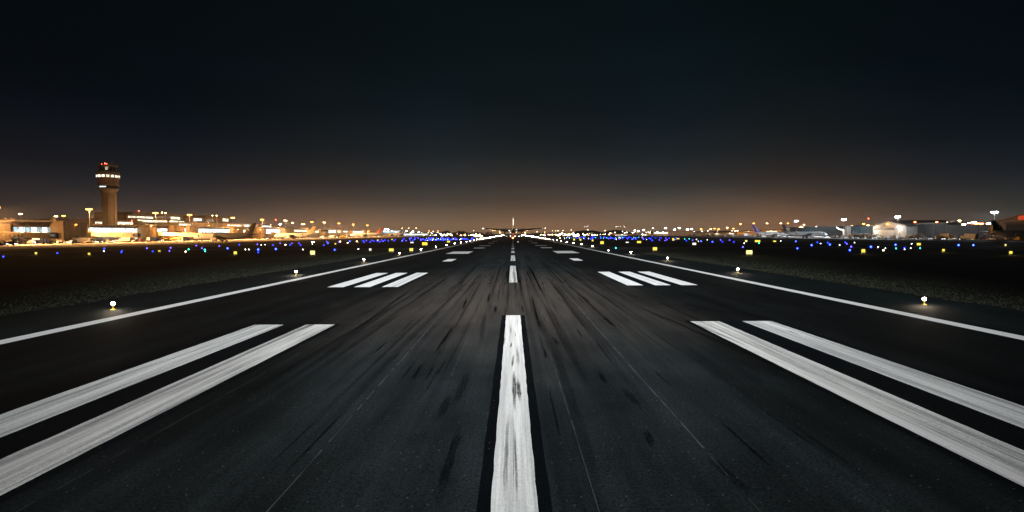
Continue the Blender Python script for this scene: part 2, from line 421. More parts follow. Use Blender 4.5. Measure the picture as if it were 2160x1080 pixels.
def skids(name, items, z):
    vs = []; fs = []; fd = []
    for k, (x, y0, y1, w, s, dx) in enumerate(items):
        n = 12; b = len(vs); zz = z + (k % 7) * .0003
        for i in range(n + 1):
            t = i / n; e = s * min(1, 3.2 * min(t, 1 - t))
            wj = w * rnd.uniform(.7, 1.1) * (.35 + .65 * min(1, 4 * min(t, 1 - t)))
            cx = x + dx * t + rnd.uniform(-.04, .04) * w
            for q, fq in ((-.5, 0), (-.3, 1), (.3, 1), (.5, 0)):
                vs.append((cx + q * wj, y0 + (y1 - y0) * t, zz)); fd.append(e * fq)
        for i in range(n):
            for q in range(3):
                a = b + i * 4 + q; fs.append((a, a + 1, a + 5, a + 4))
    me = bpy.data.meshes.new(name); me.from_pydata(vs, [], fs); me.materials.append(M['rubber'])
    at = me.attributes.new('fade', 'FLOAT', 'POINT'); at.data.foreach_set('value', fd)
    o = bpy.data.objects.new(name, me); COL.objects.link(o)
    return tag(o, kind='structure')
def px_skid(xa, ya, xb, yb, w, s):
    a = ground(xa, ya); b = ground(xb, yb)
    if a.y > b.y: a, b = b, a
    return (a.x, a.y, b.y, w, s * .62, b.x - a.x)
sk = [px_skid(957, 688, 914, 750, .22, 1.3), px_skid(1033, 618, 1028, 640, .2, 1.2), px_skid(1046, 644, 1044, 661, .22, 1.3), px_skid(1054, 605, 1050, 638, .15, 1.0),
      px_skid(1121, 620, 1140, 705, .2, 1.1), px_skid(1127, 650, 1146, 708, .22, 1.0), px_skid(1148, 735, 1152, 760, .2, 1.0), px_skid(972, 890, 918, 1078, .26, 1.0),
      px_skid(1268, 665, 1300, 692, .28, 1.2), px_skid(1262, 785, 1280, 812, .2, 1.1), px_skid(985, 630, 975, 655, .2, 1.2), px_skid(1165, 710, 1180, 730, .2, .9),
      px_skid(990, 780, 950, 875, .34, .6), px_skid(950, 830, 925, 890, .3, .8), px_skid(1310, 815, 1355, 865, .3, .7), px_skid(1490, 960, 1590, 1050, .3, .7), px_skid(1360, 905, 1380, 950, .25, .9),
      px_skid(1070, 570, 1066, 590, .3, .9), px_skid(1024, 655, 1012, 740, .35, .5), px_skid(880, 600, 640, 780, .35, .8), px_skid(840, 640, 560, 840, .3, .6), px_skid(1330, 640, 1700, 800, .4, .7),
      px_skid(1500, 640, 1900, 760, .2, .7), px_skid(1410, 660, 1600, 740, .2, .8)]
for i in range(190):
    x = rnd.choice([rnd.gauss(-5.4, 2.0), rnd.gauss(5.4, 2.0), rnd.gauss(0, 2.6), rnd.uniform(-15, 15)])
    y = rnd.uniform(11, 110) if rnd.random() < .8 else rnd.uniform(100, 300)
    sk.append((x, y, y + rnd.uniform(1.2, 4.5) * (1 + y / 60), rnd.uniform(.07, .17), rnd.uniform(.25, .75), rnd.uniform(-.06, .06)))
for i in range(130):
    x = rnd.choice([rnd.gauss(-7, 2.5), rnd.gauss(7, 2.5), rnd.gauss(0, 3)]); y = rnd.uniform(8, 60)
    sk.append((x, y, y + rnd.uniform(15, 70), rnd.uniform(.12, .5), rnd.uniform(.1, .36), rnd.uniform(-.25, .25)))
skids('tyre_mark', sk, .0145)
sk2 = [px_skid(1084, 780, 1086, 872, .16, 1.25), px_skid(1079, 722, 1077, 735, .09, 1.1), px_skid(1083, 748, 1080, 778, .1, 1.0), px_skid(1078, 690, 1077, 705, .07, .9), px_skid(1072, 870, 1062, 1075, .12, .7),
       px_skid(1085, 900, 1092, 1078, .06, .8), px_skid(1082, 860, 1084, 1078, .015, 1.3), px_skid(1087, 700, 1088, 712, .06, .8)]
skids('tyre_mark', sk2, .018)

# grass tufts along the shoulder (nobody could count them)
gb = MB(); vs = []; fs = []
for i in range(15000):
    s = rnd.choice((-1, 1)); y = 12 + 130 * rnd.random() ** 1.5
    x = s * (SH - .25 + abs(rnd.gauss(0, 1)) * 4.5 + .5 * math.sin(y * .7) * rnd.random())
    h = rnd.uniform(.03, .11); a = rnd.uniform(0, 3.14); w = rnd.uniform(.02, .06)
    b = len(vs)
    for k in range(3):
        a2 = a + k * 1.05; dx, dy = math.cos(a2), math.sin(a2); o = Vector((x + rnd.uniform(-.05, .05), y + rnd.uniform(-.05, .05), -.01))
        j = len(vs)
        vs += [(o.x - dx * w, o.y - dy * w, -.01), (o.x + dx * w, o.y + dy * w, -.01), (o.x + rnd.uniform(-.08, .08), o.y + rnd.uniform(-.08, .08), h)]
        fs.append((j, j + 1, j + 2))
gb.add(vs, fs, M['blade'])
tag(gb.build('grass', rec=False), 'short dry grass growing along both edges of the dark runway shoulder', 'grass', kind='stuff')

# ---------------------------------------------------------------- object materials
M['metal'] = pm('galvanised_steel', (.45, .44, .42), .45, .6)
M['darkmetal'] = pm('dark_steel', (.05, .05, .055), .5, .4)
M['tyre'] = pm('black_tyre', (.02, .02, .02), .85)
M['white'] = pm('white_vehicle_paint', (.75, .75, .73), .35, var=.15)
M['yellow'] = pm('yellow_vehicle_paint', (.7, .45, .06), .4, var=.15)
M['red'] = pm('red_vehicle_paint', (.5, .05, .03), .4, var=.15)
M['bluep'] = pm('blue_vehicle_paint', (.06, .12, .35), .4, var=.15)
M['grey'] = pm('grey_vehicle_paint', (.22, .22, .23), .4, var=.15)
M['glass'] = pm('dark_glass', (.02, .025, .03), .08, var=.1, spec=.8)
M['silverbox'] = pm('silver_container', (.6, .6, .58), .35, .4, var=.3)
M['tan'] = pm('tan_rendered_wall', (.42, .33, .24), .85, var=.22, scale=.5)
M['tan2'] = pm('ochre_wall_panel', (.55, .38, .20), .8, var=.22, scale=.5)
M['brown'] = pm('brown_wall_panel', (.17, .12, .09), .8, var=.25, scale=.4)
M['greywall'] = pm('grey_wall_panel', (.28, .26, .25), .8, var=.2, scale=.4)
M['roof'] = pm('dark_roof_sheet', (.10, .085, .075), .75, var=.3, scale=.5)
M['paleroof'] = pm('pale_roof_sheet', (.40, .35, .30), .7, var=.25, scale=.5)
M['concrete'] = pm('tower_concrete', (.17, .145, .125), .85, var=.22, scale=.3, stretch=(1, 1, .4))
M['teal'] = pm('blue_green_sheet_wall', (.007, .032, .044), .6, var=.25, scale=.3, stretch=(1, 1, .3))
M['slate'] = pm('slate_blue_sheet_wall', (.010, .016, .025), .6, var=.25, scale=.3, stretch=(1, 1, .3))
M['greige'] = pm('beige_hangar_sheet', (.42, .38, .34), .7, var=.2, scale=.3)
M['bridge'] = pm('cream_bridge_panel', (.70, .60, .42), .5, var=.2, scale=.7)
M['win_w'] = emwin('lit_white_window', (.86, 1.0, .97), 2.2)
M['win_y'] = emwin('lit_yellow_window', (1, .93, .66), 2.0)
M['win_b'] = emwin('lit_bluish_window', (.60, .86, .90), .9, .5)
M['win_d'] = emwin('dim_window', (.8, .9, .8), .22, .6)
M['frame'] = pm('window_frame', (.08, .07, .065), .5)
E = {}
E['orange'] = em('sodium_lamp', (1, .40, .06), 17, 'AUTO')
E['warm'] = em('warm_flood_lamp', (1, .60, .24), 24, 'AUTO')
E['white'] = em('white_flood_lamp', (.72, .88, 1), 120, 'AUTO')
E['red'] = em('red_obstruction_lamp', (1, .06, .03), 30)
E['redhi'] = em('red_beacon_lamp', (1, .10, .03), 60)
E['edge'] = em('edge_lamp_lens', (1, .80, .58), 600, 'AUTO')
E['edge_far'] = em('far_edge_lamp_lens', (1, .80, .62), 180, 'AUTO')
E['blue'] = em('blue_taxi_lens', (.008, .028, 1), 16)
E['blue_hi'] = em('bright_blue_taxi_lens', (.02, .045, 1), 26)
E['violet'] = em('violet_taxi_lens', (.10, .06, 1), 12)
E['cyan'] = em('green_taxi_lens', (.03, .8, .6), 9)
E['wht'] = em('white_taxi_lens', (.9, .95, .85), 18)
E['wrm'] = em('warm_taxi_lens', (1, .75, .45), 30)
E['sign_y'] = em('yellow_sign_face', (1, .80, .10), 1.35)
E['sign_o'] = em('amber_sign_face', (1, .62, .04), 2.0)
E['sign_w'] = em('white_sign_face', (1, .95, .86), 1.5)
E['sign_c'] = em('cream_sign_face', (1, .86, .30), 1.6)
E['nav_w'] = em('white_navigation_lamp', (1, .92, .8), 7)
E['nav_y'] = em('amber_navigation_lamp', (1, .62, .2), 7)
E['head'] = em('vehicle_headlamp', (1, .95, .85), 25)

ORD = ['first', 'second', 'third', 'fourth', 'fifth', 'sixth', 'seventh', 'eighth', 'ninth', 'tenth', 'eleventh', 'twelfth', 'thirteenth', 'fourteenth', 'fifteenth',
       'sixteenth', 'seventeenth', 'eighteenth', 'nineteenth', 'twentieth']
def ordw(i):
    if i < 20: return ORD[i]
    n = i + 1
    return '%d%s' % (n, {1: 'st', 2: 'nd', 3: 'rd'}.get(n % 10 if n // 10 % 10 != 1 else 0, 'th'))
MARKS = [(60, 'the first terminal hall'), (158, 'the ochre block left of the tower'), (232, 'the control tower'), (318, 'the square ochre block'), (400, 'the dark-tailed airliner nose'),
         (500, 'the dark airliner tail'), (591, 'the small white lamp mast'), (657, 'the yellow airliner tail'), (715, 'the far orange masts'), (795, 'the red airliner tail'), (860, 'the blue-white hall'),
         (930, 'the left tree line'), (1010, 'the departing jet left wing'), (1082, 'the departing jet'), (1150, 'the departing jet right wing'), (1240, 'the low dark hill'), (1320, 'the low white shed'),
         (1393, 'the bright white shed'), (1459, 'the bluish-white lamp'), (1530, 'the orange lamp cluster'), (1605, 'the purple airliner tail'), (1700, 'the coral-tailed airliner'),
         (1780, 'the grey hangar pillar'), (1865, 'the white hangar door'), (1960, 'the long slate hangar'), (2050, 'the dark blue hangar'), (2110, 'the far right tail')]
def mark_of(px): return min(MARKS, key=lambda m: abs(m[0] - px))[1]
LAB = []    # (px, object, look, relation)
def later(o, px, look, rel='below'): LAB.append((px, o, look, rel))
def px_of(p):
    v = ROT.transposed() @ (Vector(p) - Vector((0, 0, CAMZ)))
    return 1080 + FP * v.x / -v.z, 540 - FP * v.y / -v.z

# ---------------------------------------------------------------- runway edge lights
def edge_light(full, far=False):
    if full:
        t = thing('runway_edge_light')
        b = MB(); b.lathe([(.16, -.01), (.16, .03), (.10, .05), (.05, .06), (.045, .26)], M['yellow'], 12); b.build('base', t, True)
        b = MB(); b.lathe([(.085, .26), (.10, .28), (.10, .31), (.07, .33)], M['metal'], 12); b.build('lamp_housing', t, True)
        b = MB(); b.lathe([(.07, .33), (.10, .37), (.115, .42), (.09, .47), (.03, .50)], E['edge'], 12); b.build('lens', t, True)
        return t
    b = MB(); b.lathe([(.14, 0), (.05, .05), (.045, .26), (.09, .3), (.07, .33)], M['yellow'], 8)
    b.lathe([(.08, .33), (.26, .40), (.30, .52), (.22, .66), (.06, .74)], E['edge_far'], 8)
    return b.build('runway_edge_light')
pe, pf = edge_light(True), edge_light(False)
used = set()
for s, side, X, Y0 in ((-1, 'left', -26.9, 38.1), (1, 'right', 28.0, 38.7)):
    for i in range(54):
        Y = Y0 + 32.2 * i
        if s > 0 and i == 4: continue
        src = pe if i < 14 else pf
        if src in used: o = copy_tree(src)
        else: o = src; used.add(src)
        if src is pe: o.scale = (1 + .08 * i, 1 + .08 * i, 1 + .04 * i) if i < 6 else (1.5, 1.5, 1.25)
        o.location = (X + rnd.uniform(-.05, .05), Y + (rnd.uniform(-.5, .5) if i > 2 else 0), .012)
        if i < 24:
            lab = 'white runway edge light on the %s shoulder, %s' % (side, 'nearest the camera' if i == 0 else ordw(i) + ' in its row')
        else:
            lab = 'tiny white edge light in the merged far end of the %s runway row' % side
        tag(o, lab, 'runway light', 'runway edge lights')
        if i < 0:
            d = bpy.data.lights.new('edge_glow', 'POINT'); d.energy = 110; d.color = (1, .78, .5); d.shadow_soft_size = .1
            l = bpy.data.objects.new('edge_glow', d); COL.objects.link(l); l.parent = o; l.location = (0, 0, .62)

# ---------------------------------------------------------------- taxiway lights
def ground_light(colkey, r):
    b = MB(); b.lathe([(.12, -.01), (.12, .02), (.03, .04), (.03, .28)], M['darkmetal'], 8)
    b.lathe([(r * .7, .28), (r, .28 + r * .6), (r, .28 + r * 1.2), (r * .4, .28 + r * 2)], E[colkey], 8)
    return b.build('taxiway_light')
protos = {}
COLN = {'blue': 'blue', 'blue_hi': 'bright blue', 'violet': 'violet-blue', 'cyan': 'green', 'wht': 'small white', 'wrm': 'warm white'}
def put_taxi(px, py, c, far=False):
    p = ground(px, py + 1.2)
    r = .13 if p.y < 170 else (.18 if p.y < 330 else .22)
    if c == 'wht': r *= .62
    if c == 'blue_hi': r *= 1.3
    k = (c, round(r, 3))
    if k in protos: o = protos[k].copy(); COL.objects.link(o)
    else: o = protos[k] = ground_light(c, r)
    o.location = (p.x, p.y, .004)
    tag(o, None, 'taxiway light', 'coloured taxiway lights')
    later(o, px, '%s taxiway light' % COLN[c])
TL = [(7, 544, 'blue'), (121, 536, 'blue'), (220, 526, 'blue'), (219, 531, 'wht'), (257, 531, 'blue'), (256, 534, 'blue'), (310, 525, 'violet'), (322, 532, 'blue'), (360, 524, 'violet'), (357.5, 531, 'violet'),
      (391.5, 532.6, 'wrm'), (398, 527.7, 'cyan'), (414, 519, 'violet'), (426, 525, 'violet'), (432, 528.6, 'cyan'), (433, 532, 'cyan'), (462.7, 520, 'violet'), (480, 525.6, 'blue_hi'), (505, 517, 'blue'),
      (517.8, 527.7, 'wht'), (525, 527.7, 'wht'), (543, 516, 'violet'), (551, 517.5, 'wht'), (544.7, 528.6, 'blue_hi'), (544.7, 534.4, 'blue'), (559, 516.7, 'wht'), (576, 517.8, 'blue'), (582, 527.4, 'blue_hi'),
      (591, 513.8, 'violet'), (602, 517, 'wrm'), (612, 517.8, 'blue'), (615.6, 513.8, 'violet'), (630.7, 513.5, 'violet'), (634, 517.8, 'blue'), (639, 527.8, 'wht'), (658, 511, 'wrm'), (662, 511, 'wrm'), (659, 515, 'wht'),
      (689, 510, 'violet'), (691.7, 513.8, 'blue_hi'), (683, 517.6, 'blue'), (706, 528.8, 'blue_hi'), (714.6, 510.6, 'violet'), (718, 510, 'wrm'), (733.6, 512.4, 'wrm'), (738, 509.3, 'blue_hi'), (753, 509.6, 'wrm'), (756, 526.7, 'wht'),
      (766, 508.2, 'blue'), (768, 511, 'blue'), (772.6, 507.5, 'violet'), (781, 511, 'blue'), (784.7, 507, 'violet'), (788.6, 509, 'blue'), (796, 509.6, 'blue'), (801, 510.3, 'blue'), (804.6, 505.8, 'violet'), (808, 509, 'violet'),
      (812, 506.8, 'blue'), (819, 508.2, 'blue'), (831, 508.2, 'blue'), (834, 505, 'blue'),
      (1299, 525, 'cyan'), (1313, 503, 'blue'), (1321.5, 501.5, 'blue'), (1324, 503.6, 'blue'), (1333.7, 505, 'blue_hi'), (1341, 503.6, 'blue'), (1356, 501.5, 'blue'), (1364, 505.7, 'wht'), (1371.5, 504, 'blue'), (1376, 507.8, 'blue'),
      (1383, 501.5, 'blue'), (1391, 506.4, 'violet'), (1404.6, 502, 'violet'), (1407, 506, 'violet'), (1403, 507.8, 'violet'), (1424, 505.7, 'violet'), (1444.4, 504.3, 'cyan'), (1448, 508.5, 'blue'), (1453.7, 504, 'cyan'), (1461, 507, 'violet'),
      (1469, 505, 'wht'), (1473, 509.6, 'wht'), (1479, 509.4, 'blue_hi'), (1492, 505.7, 'wht'), (1502.8, 511, 'blue_hi'), (1520, 506.4, 'violet'), (1524, 510.5, 'blue'), (1539, 506.8, 'violet'), (1547.6, 511, 'blue'), (1567, 523, 'violet'),
      (1570, 514, 'wht'), (1601, 514, 'cyan'), (1647, 508.6, 'wht'), (1678.7, 510, 'blue_hi'), (1682, 526, 'blue_hi'), (1712, 519, 'blue_hi'), (1724, 512, 'blue'), (1731, 514.7, 'wht'), (1746, 512.6, 'blue'), (1750.5, 517.5, 'blue_hi'),
      (1771, 518, 'wht'), (1783, 512, 'blue'), (1786, 515.5, 'violet'), (1802.5, 512, 'wht'), (1795.5, 522, 'violet'), (1792.5, 530, 'blue_hi'), (1837, 523, 'blue_hi'), (1852, 523, 'wht'), (1867.6, 525, 'wht'), (1863, 530, 'wrm'),
      (1889, 518, 'blue_hi'), (1890, 525.8, 'cyan'), (1908, 524.4, 'blue'), (1908, 527.6, 'wht'), (1923, 515, 'wht'), (1921, 525, 'wht'), (1941, 525.5, 'cyan'), (2022, 519, 'blue_hi'), (2053, 519, 'blue_hi')]
for t in TL: put_taxi(*t)
for i in range(100):
    px = rnd.triangular(838, 1010, 930); t = (px - 838) / 170
    put_taxi(px, rnd.uniform(501.5, 508.5 - 3.5 * t), rnd.choice(['blue', 'blue', 'blue', 'violet', 'blue_hi', 'wht']))
for i in range(88):
    px = rnd.triangular(1150, 1440, 1290); t = (px - 1150) / 290
    put_taxi(px, rnd.uniform(499, 503.5 + 2 * t), rnd.choice(['blue', 'blue', 'blue', 'violet', 'blue', 'wht', 'cyan'] if px > 1200 else ['blue', 'wht', 'wrm', 'wrm']))

# ---------------------------------------------------------------- lit guidance signs
def sign(px, pyb, w, h, key, word):
    p = ground(px, pyb + .8); k = p.y / FP
    W_, H = w * k, h * k
    t = thing('guidance_sign', (p.x, p.y, 0), 0)
    b = MB(); b.box(-W_ / 2 - .06, W_ / 2 + .06, 0.0, .28, .22, .22 + H + .12, M['darkmetal']); b.build('housing', t)
    b = MB(); b.box(-W_ / 2, W_ / 2, -.03, -.003, .28, .28 + H, E[key]); b.build('lit_face', t)
    for s in (-1, 1):
        b = MB(); b.box(s * W_ * .35 - .04, s * W_ * .35 + .04, .1, .18, -.01, .22, M['metal']); b.build('leg', t)
    tag(t, None, 'sign', 'lit taxiway signs')
    later(t, px, word)
    if p.y < 260:
        d = bpy.data.lights.new('sign_glow', 'POINT'); d.energy = 60; d.color = (1, .7, .2); d.shadow_soft_size = .3
        l = bpy.data.objects.new('sign_glow', d); COL.objects.link(l); l.parent = t; l.location = (0, -.35, .5)
for a in [(659.5, 538.5, 9.5, 8, 'sign_c', 'large square cream-yellow lit sign in the grass'), (496.5, 537.5, 6.5, 5.5, 'sign_y', 'lone yellow lit sign'), (825.5, 531, 9.5, 5.5, 'sign_y', 'wide yellow lit sign by the left runway lights'),
          (867.5, 530.5, 7, 5.5, 'sign_y', 'small square yellow lit sign by the left runway lights'), (896, 517.5, 10.5, 5.5, 'sign_o', 'glowing amber lit sign over the left runway lights'), (946, 511.5, 6, 3.5, 'sign_y', 'oval yellow lit sign near the left runway lights'),
          (869, 513, 6.5, 2.4, 'sign_w', 'flat white lit sign over the left runway lights'), (781, 529.5, 4.5, 4, 'sign_w', 'small square white lit sign'), (188, 538.5, 4.5, 3.5, 'sign_y', 'small yellow lit sign'),
          (76, 537.5, 4.5, 4, 'sign_y', 'small round-looking yellow lit sign'), (336, 531.5, 4.5, 2, 'sign_y', 'flat dim yellow lit sign'), (707.5, 516, 3, 2.5, 'sign_y', 'tiny yellow lit sign'),
          (797, 507.5, 4, 2, 'sign_y', 'flat yellow lit sign'), (827, 506, 3, 2, 'sign_y', 'tiny flat yellow lit sign'),
          (1580.5, 538, 12.5, 8, 'sign_c', 'largest yellow lit sign'), (1381.5, 529, 8.5, 6, 'sign_y', 'yellow square lit sign'), (1348, 513, 8.5, 4, 'sign_y', 'wide yellow lit sign in the distance'),
          (1270, 515, 7, 5.5, 'sign_y', 'rounded yellow lit sign'), (1250, 509, 3.5, 3.5, 'sign_y', 'small yellow lit sign'), (1224.5, 507.5, 3.5, 3.5, 'sign_y', 'small yellow lit sign'), (1211, 507, 3.5, 3.5, 'sign_y', 'small yellow lit sign'),
          (1464.5, 517, 7.5, 4, 'sign_w', 'wide white lit sign'), (1323, 512.5, 6, 2, 'sign_w', 'flat white lit sign'), (1307, 502.5, 5, 2.6, 'sign_y', 'flat yellow lit sign'), (1420, 507.5, 4, 5, 'sign_y', 'tall yellow lit sign'), (1430, 504.5, 6, 2.2, 'sign_y', 'flat yellow lit sign'),
          (1574, 510.5, 4, 3.5, 'sign_c', 'pale round-looking lit sign'), (1598, 511, 11, 4, 'sign_y', 'wide yellow lit sign'), (1634, 510.5, 6, 2.6, 'sign_y', 'flat yellow lit sign'), (1821, 534, 7.5, 6.5, 'sign_y', 'square yellow lit sign'),
          (1938, 518, 8, 4.5, 'sign_y', 'wide yellow lit sign'), (1990, 531.5, 5, 4.5, 'sign_y', 'small square yellow lit sign'), (2132, 537, 6.5, 5, 'sign_y', 'square yellow lit sign'),
          (2121, 519, 3.2, 3, 'sign_c', 'tiny pale yellow lit sign')]:
    sign(*a)

# ---------------------------------------------------------------- light masts
def mast(X, Y, H, key, label, power, nl=7, headw=2.3, cat='light mast', group='flood light masts', pr=.22, beam=0, ydir=.5):
    t = thing('light_mast', (X, Y, 0), math.atan2(-X, -Y) * -1 + math.pi, label, cat, group)
    b = MB(); b.tube((0, 0, -.01), (0, 0, H), pr, pr * .5, M['metal'], 10); b.build('pole', t, True)
    rr = headw * .6
    b = MB(); b.lathe([(rr + .05, H), (rr + .05, H + .12), (rr - .1, H + .12), (rr - .1, H)], M['metal'], 12)
    b.tube((0, 0, H), (0, 0, H + .9), .07, .05, M['metal'], 6)
    for a in range(3): b.tube((0, 0, H + .06), (rr * math.cos(a * 2.1), rr * math.sin(a * 2.1), H + .06), .05, .05, M['metal'], 5)
    b.build('head_frame', t)
    for i in range(nl):
        a = 2 * math.pi * i / nl + .4; cx, cy_ = rr * math.cos(a), rr * math.sin(a)
        if nl == 1: cx = cy_ = 0
        b = MB(); b.lathe([(.2, H + .42), (.42, H + .3), (.46, H + .18)], M['darkmetal'], 8, (cx, cy_, 0)); lo = b.build('flood_lamp', t)
        c = MB(); c.ball((cx, cy_, H - .12), .58, E[key], 8, 5, .75); c.build('lens', lo, True)
    if power:
        d = bpy.data.lights.new('flood_light', 'POINT'); d.energy = power; d.shadow_soft_size = .8
        d.color = {'orange': (1, .47, .15), 'warm': (1, .62, .30), 'white': (.84, .93, 1)}[key]
        l = bpy.data.objects.new('flood_light', d); COL.objects.link(l); l.parent = t; l.location = (0, 0, H - 1.2)
        if beam:
            d = bpy.data.lights.new('flood_beam', 'SPOT'); d.energy = beam; d.spot_size = R_(122 if X < 0 else 100); d.spot_blend = .6; d.shadow_soft_size = .8; d.color = l.data.color
            l = bpy.data.objects.new('flood_beam', d); COL.objects.link(l); l.parent = t; l.location = (0, 0, H - 1.0)
            v = Matrix.Rotation(-t.rotation_euler.z, 3, 'Z') @ Vector((-math.copysign(1, X), .25 if X < 0 else ydir, -.85 if X < 0 else -.7))
            l.rotation_euler = v.to_track_quat('-Z', 'Y').to_euler()
    return t
GL = 'orange apron lights along the terminal'
PW = 5.5e4
for i, (px, py, key, lab) in enumerate([(-8, 437, 'orange', 'tall orange flood light mast cut by the left edge of the photo'), (188, 441, 'orange', 'tall orange flood light mast just left of the control tower'), (328, 449, 'orange', 'tall orange flood light mast in front of the tiered terminal roof, right of the tower'),
                           (400, 453, 'orange', 'orange flood light mast above the nose of the dark-tailed airliner'), (491, 459, 'orange', 'orange flood light mast rising behind the middle of the dark-tailed airliner'), (553, 463, 'orange', 'orange flood light mast just right of the dark airliner tail'),
                           (602, 465, 'warm', 'warm flood light mast right beside the small white lamp'), (658, 468, 'orange', 'orange flood light mast above the yellow airliner tail'), (684, 469, 'warm', 'warm flood light mast next right after the yellow airliner tail'),
                           (715, 471, 'orange', 'orange flood light mast, third before the red airliner tail'), (745, 473, 'orange', 'orange flood light mast, second before the red airliner tail'), (775, 475, 'orange', 'orange flood light mast just left of the red airliner tail')]):
    p = atX(px, py, -297 if i else -297)
    mast(p.x, p.y, p.z, key, lab, PW * (1.0 if i else 1.3), group=GL, beam=9e5)
for px, py, Y, key, lab in [(43, 451, 520, 'warm', 'slim pale mast with two lamps behind the first terminal hall'), (118, 456, 560, 'warm', 'slim small mast, left of a pair behind the first terminal hall'), (134, 455, 570, 'orange', 'slim orange mast, right of a pair behind the first terminal hall'),
                            (215, 458, 600, 'warm', 'small warm lamp mast close to the foot of the control tower'), (591, 473, 900, 'white', 'small white lamp mast between the warm masts beyond the dark tail'), (617, 470, 900, 'warm', 'thin warm mast second right of the white lamp'),
                            (637, 473, 1000, 'warm', 'thin pale mast, left one of a close pair before the yellow tail'), (641, 473, 1010, 'warm', 'thin pale mast, right one of a close pair before the yellow tail')]:
    p = atY(px, py, Y); mast(p.x, p.y, p.z, key, lab, 0, nl=4, headw=1.5, group='thin masts behind the terminal')
GW = 'white flood light masts before the hangars'
for px, py, X, key, pw, lab in [(1680, 466, 335, 'white', 1.1e4, 'white flood light mast behind the red-tailed white airliner'), (1780, 463, 335, 'white', 1.1e4, 'white flood light mast standing by the grey pillar of the teal hangar'),
                                (1894, 457, 326, 'white', 1.1e4, 'white flood light mast in front of the hangar with the white door'), (2098, 447, 322, 'white', 2.2e4, 'brightest white flood light mast, above the airliner tail at the far right')]:
    p = atX(px, py, X); mast(p.x, p.y, p.z, key, lab, pw, group=GW, beam={1680: 2.2e5, 1780: 5e5, 1894: 5.5e5, 2098: 4.2e5}[px], ydir=.35 if px == 2098 else .3)
GO = 'lamps over the far eastern apron'
for px, py, Y, key, pw, lab in [(1562, 472, 850, 'orange', 2e4, 'tall orange mast, left one of the pair left of the purple tail'), (1590, 471, 830, 'orange', 2e4, 'tall orange mast, right one of the pair left of the purple tail'), (1618, 471, 900, 'warm', 0, 'thin warm mast just right of the purple tail'),
                                (1647, 471, 900, 'warm', 0, 'thin warm mast between the purple and the red airliner tails'), (1662, 471, 950, 'orange', 0, 'thin reddish mast right behind the red airliner tail'), (1696, 474, 900, 'warm', 0, 'thin warm mast over the left end of the teal hangar'),
                                (1797, 476, 700, 'warm', 0, 'reddish-white lamp over the roof right of the teal hangar pillar'), (1822, 472, 700, 'orange', 0, 'orange lamp left of the hangar gable, under the red beacon'), (1831, 475, 690, 'warm', 0, 'warm white lamp touching the left slope of the hangar gable'),
                                (2024, 465, 560, 'warm', 1e4, 'bright warm lamp over the long dark hangar roof'), (1479, 483, 1000, 'orange', 2e4, 'big orange lamp, leftmost of the orange cluster'), (1507, 482, 1000, 'orange', 0, 'orange lamp, third from the right mast in the orange cluster'),
                                (1516, 483, 1000, 'orange', 1.4e4, 'orange lamp, large and low, middle of the orange cluster'), (1534, 480, 1000, 'warm', 1.4e4, 'warm lamp standing highest in the orange cluster'), (1547, 482, 1000, 'orange', 1.4e4, 'orange lamp at the right end of the orange cluster'), (1499, 483, 1050, 'warm', 0, 'small warm lamp between two orange ones in the cluster'),
                                (1339, 486, 1200, 'white', 1.4e4, 'white lamp, leftmost over the far white-lit apron'), (1346, 487, 1200, 'white', 0, 'white lamp, second over the far white-lit apron'), (1358, 485, 1200, 'white', 1e4, 'white lamp, third over the far white-lit apron'), (1404, 481, 1000, 'white', 1.4e4, 'white lamp standing at the right end of the white cargo shed'),
                                (1423, 484, 1100, 'white', 0, 'small white lamp right of the white cargo shed'), (1433, 481, 1000, 'white', 1e4, 'white lamp, second right of the white cargo shed'), (1450, 484, 1000, 'white', 0, 'small white lamp left of the large bluish-white lamp'), (1459, 483, 950, 'white', 1.6e4, 'large bluish-white lamp left of the orange cluster'),
                                (1276, 486, 1500, 'warm', 1e4, 'warm star-bright lamp at the right end of the low dark hill'), (1287, 492, 1400, 'warm', 1e4, 'warm bright lamp low beside the dark hill'),
                                (813, 483, 1500, 'white', 0, 'small white lamp right after the red airliner tail'), (818, 484, 1450, 'white', 0, 'white lamp, second after the red airliner tail'), (857, 487, 1400, 'white', 1.4e4, 'large bluish-white lamp over the far left apron'), (871, 488, 1500, 'white', 1e4, 'warm white lamp, next right of the far left bluish one'),
                                (884, 489, 1600, 'white', 0, 'small white lamp left of the left tree line'), (848, 481, 1700, 'warm', 0, 'thin warm mast, left one of three over the far left apron'), (862, 481, 1700, 'warm', 0, 'thin warm mast, middle one of three over the far left apron'), (878, 481, 1750, 'warm', 0, 'thin warm mast, right one of three over the far left apron'),
                                (905, 487, 1700, 'orange', 0, 'orange lamp before the left tree line'), (924, 487, 1700, 'orange', 0, 'brighter orange lamp before the left tree line')]:
    p = atY(px, py, Y); mast(p.x, p.y, max(p.z, 5), key, lab, pw, nl=4, headw=1.3 if Y < 1000 else 1.8, group=GO)

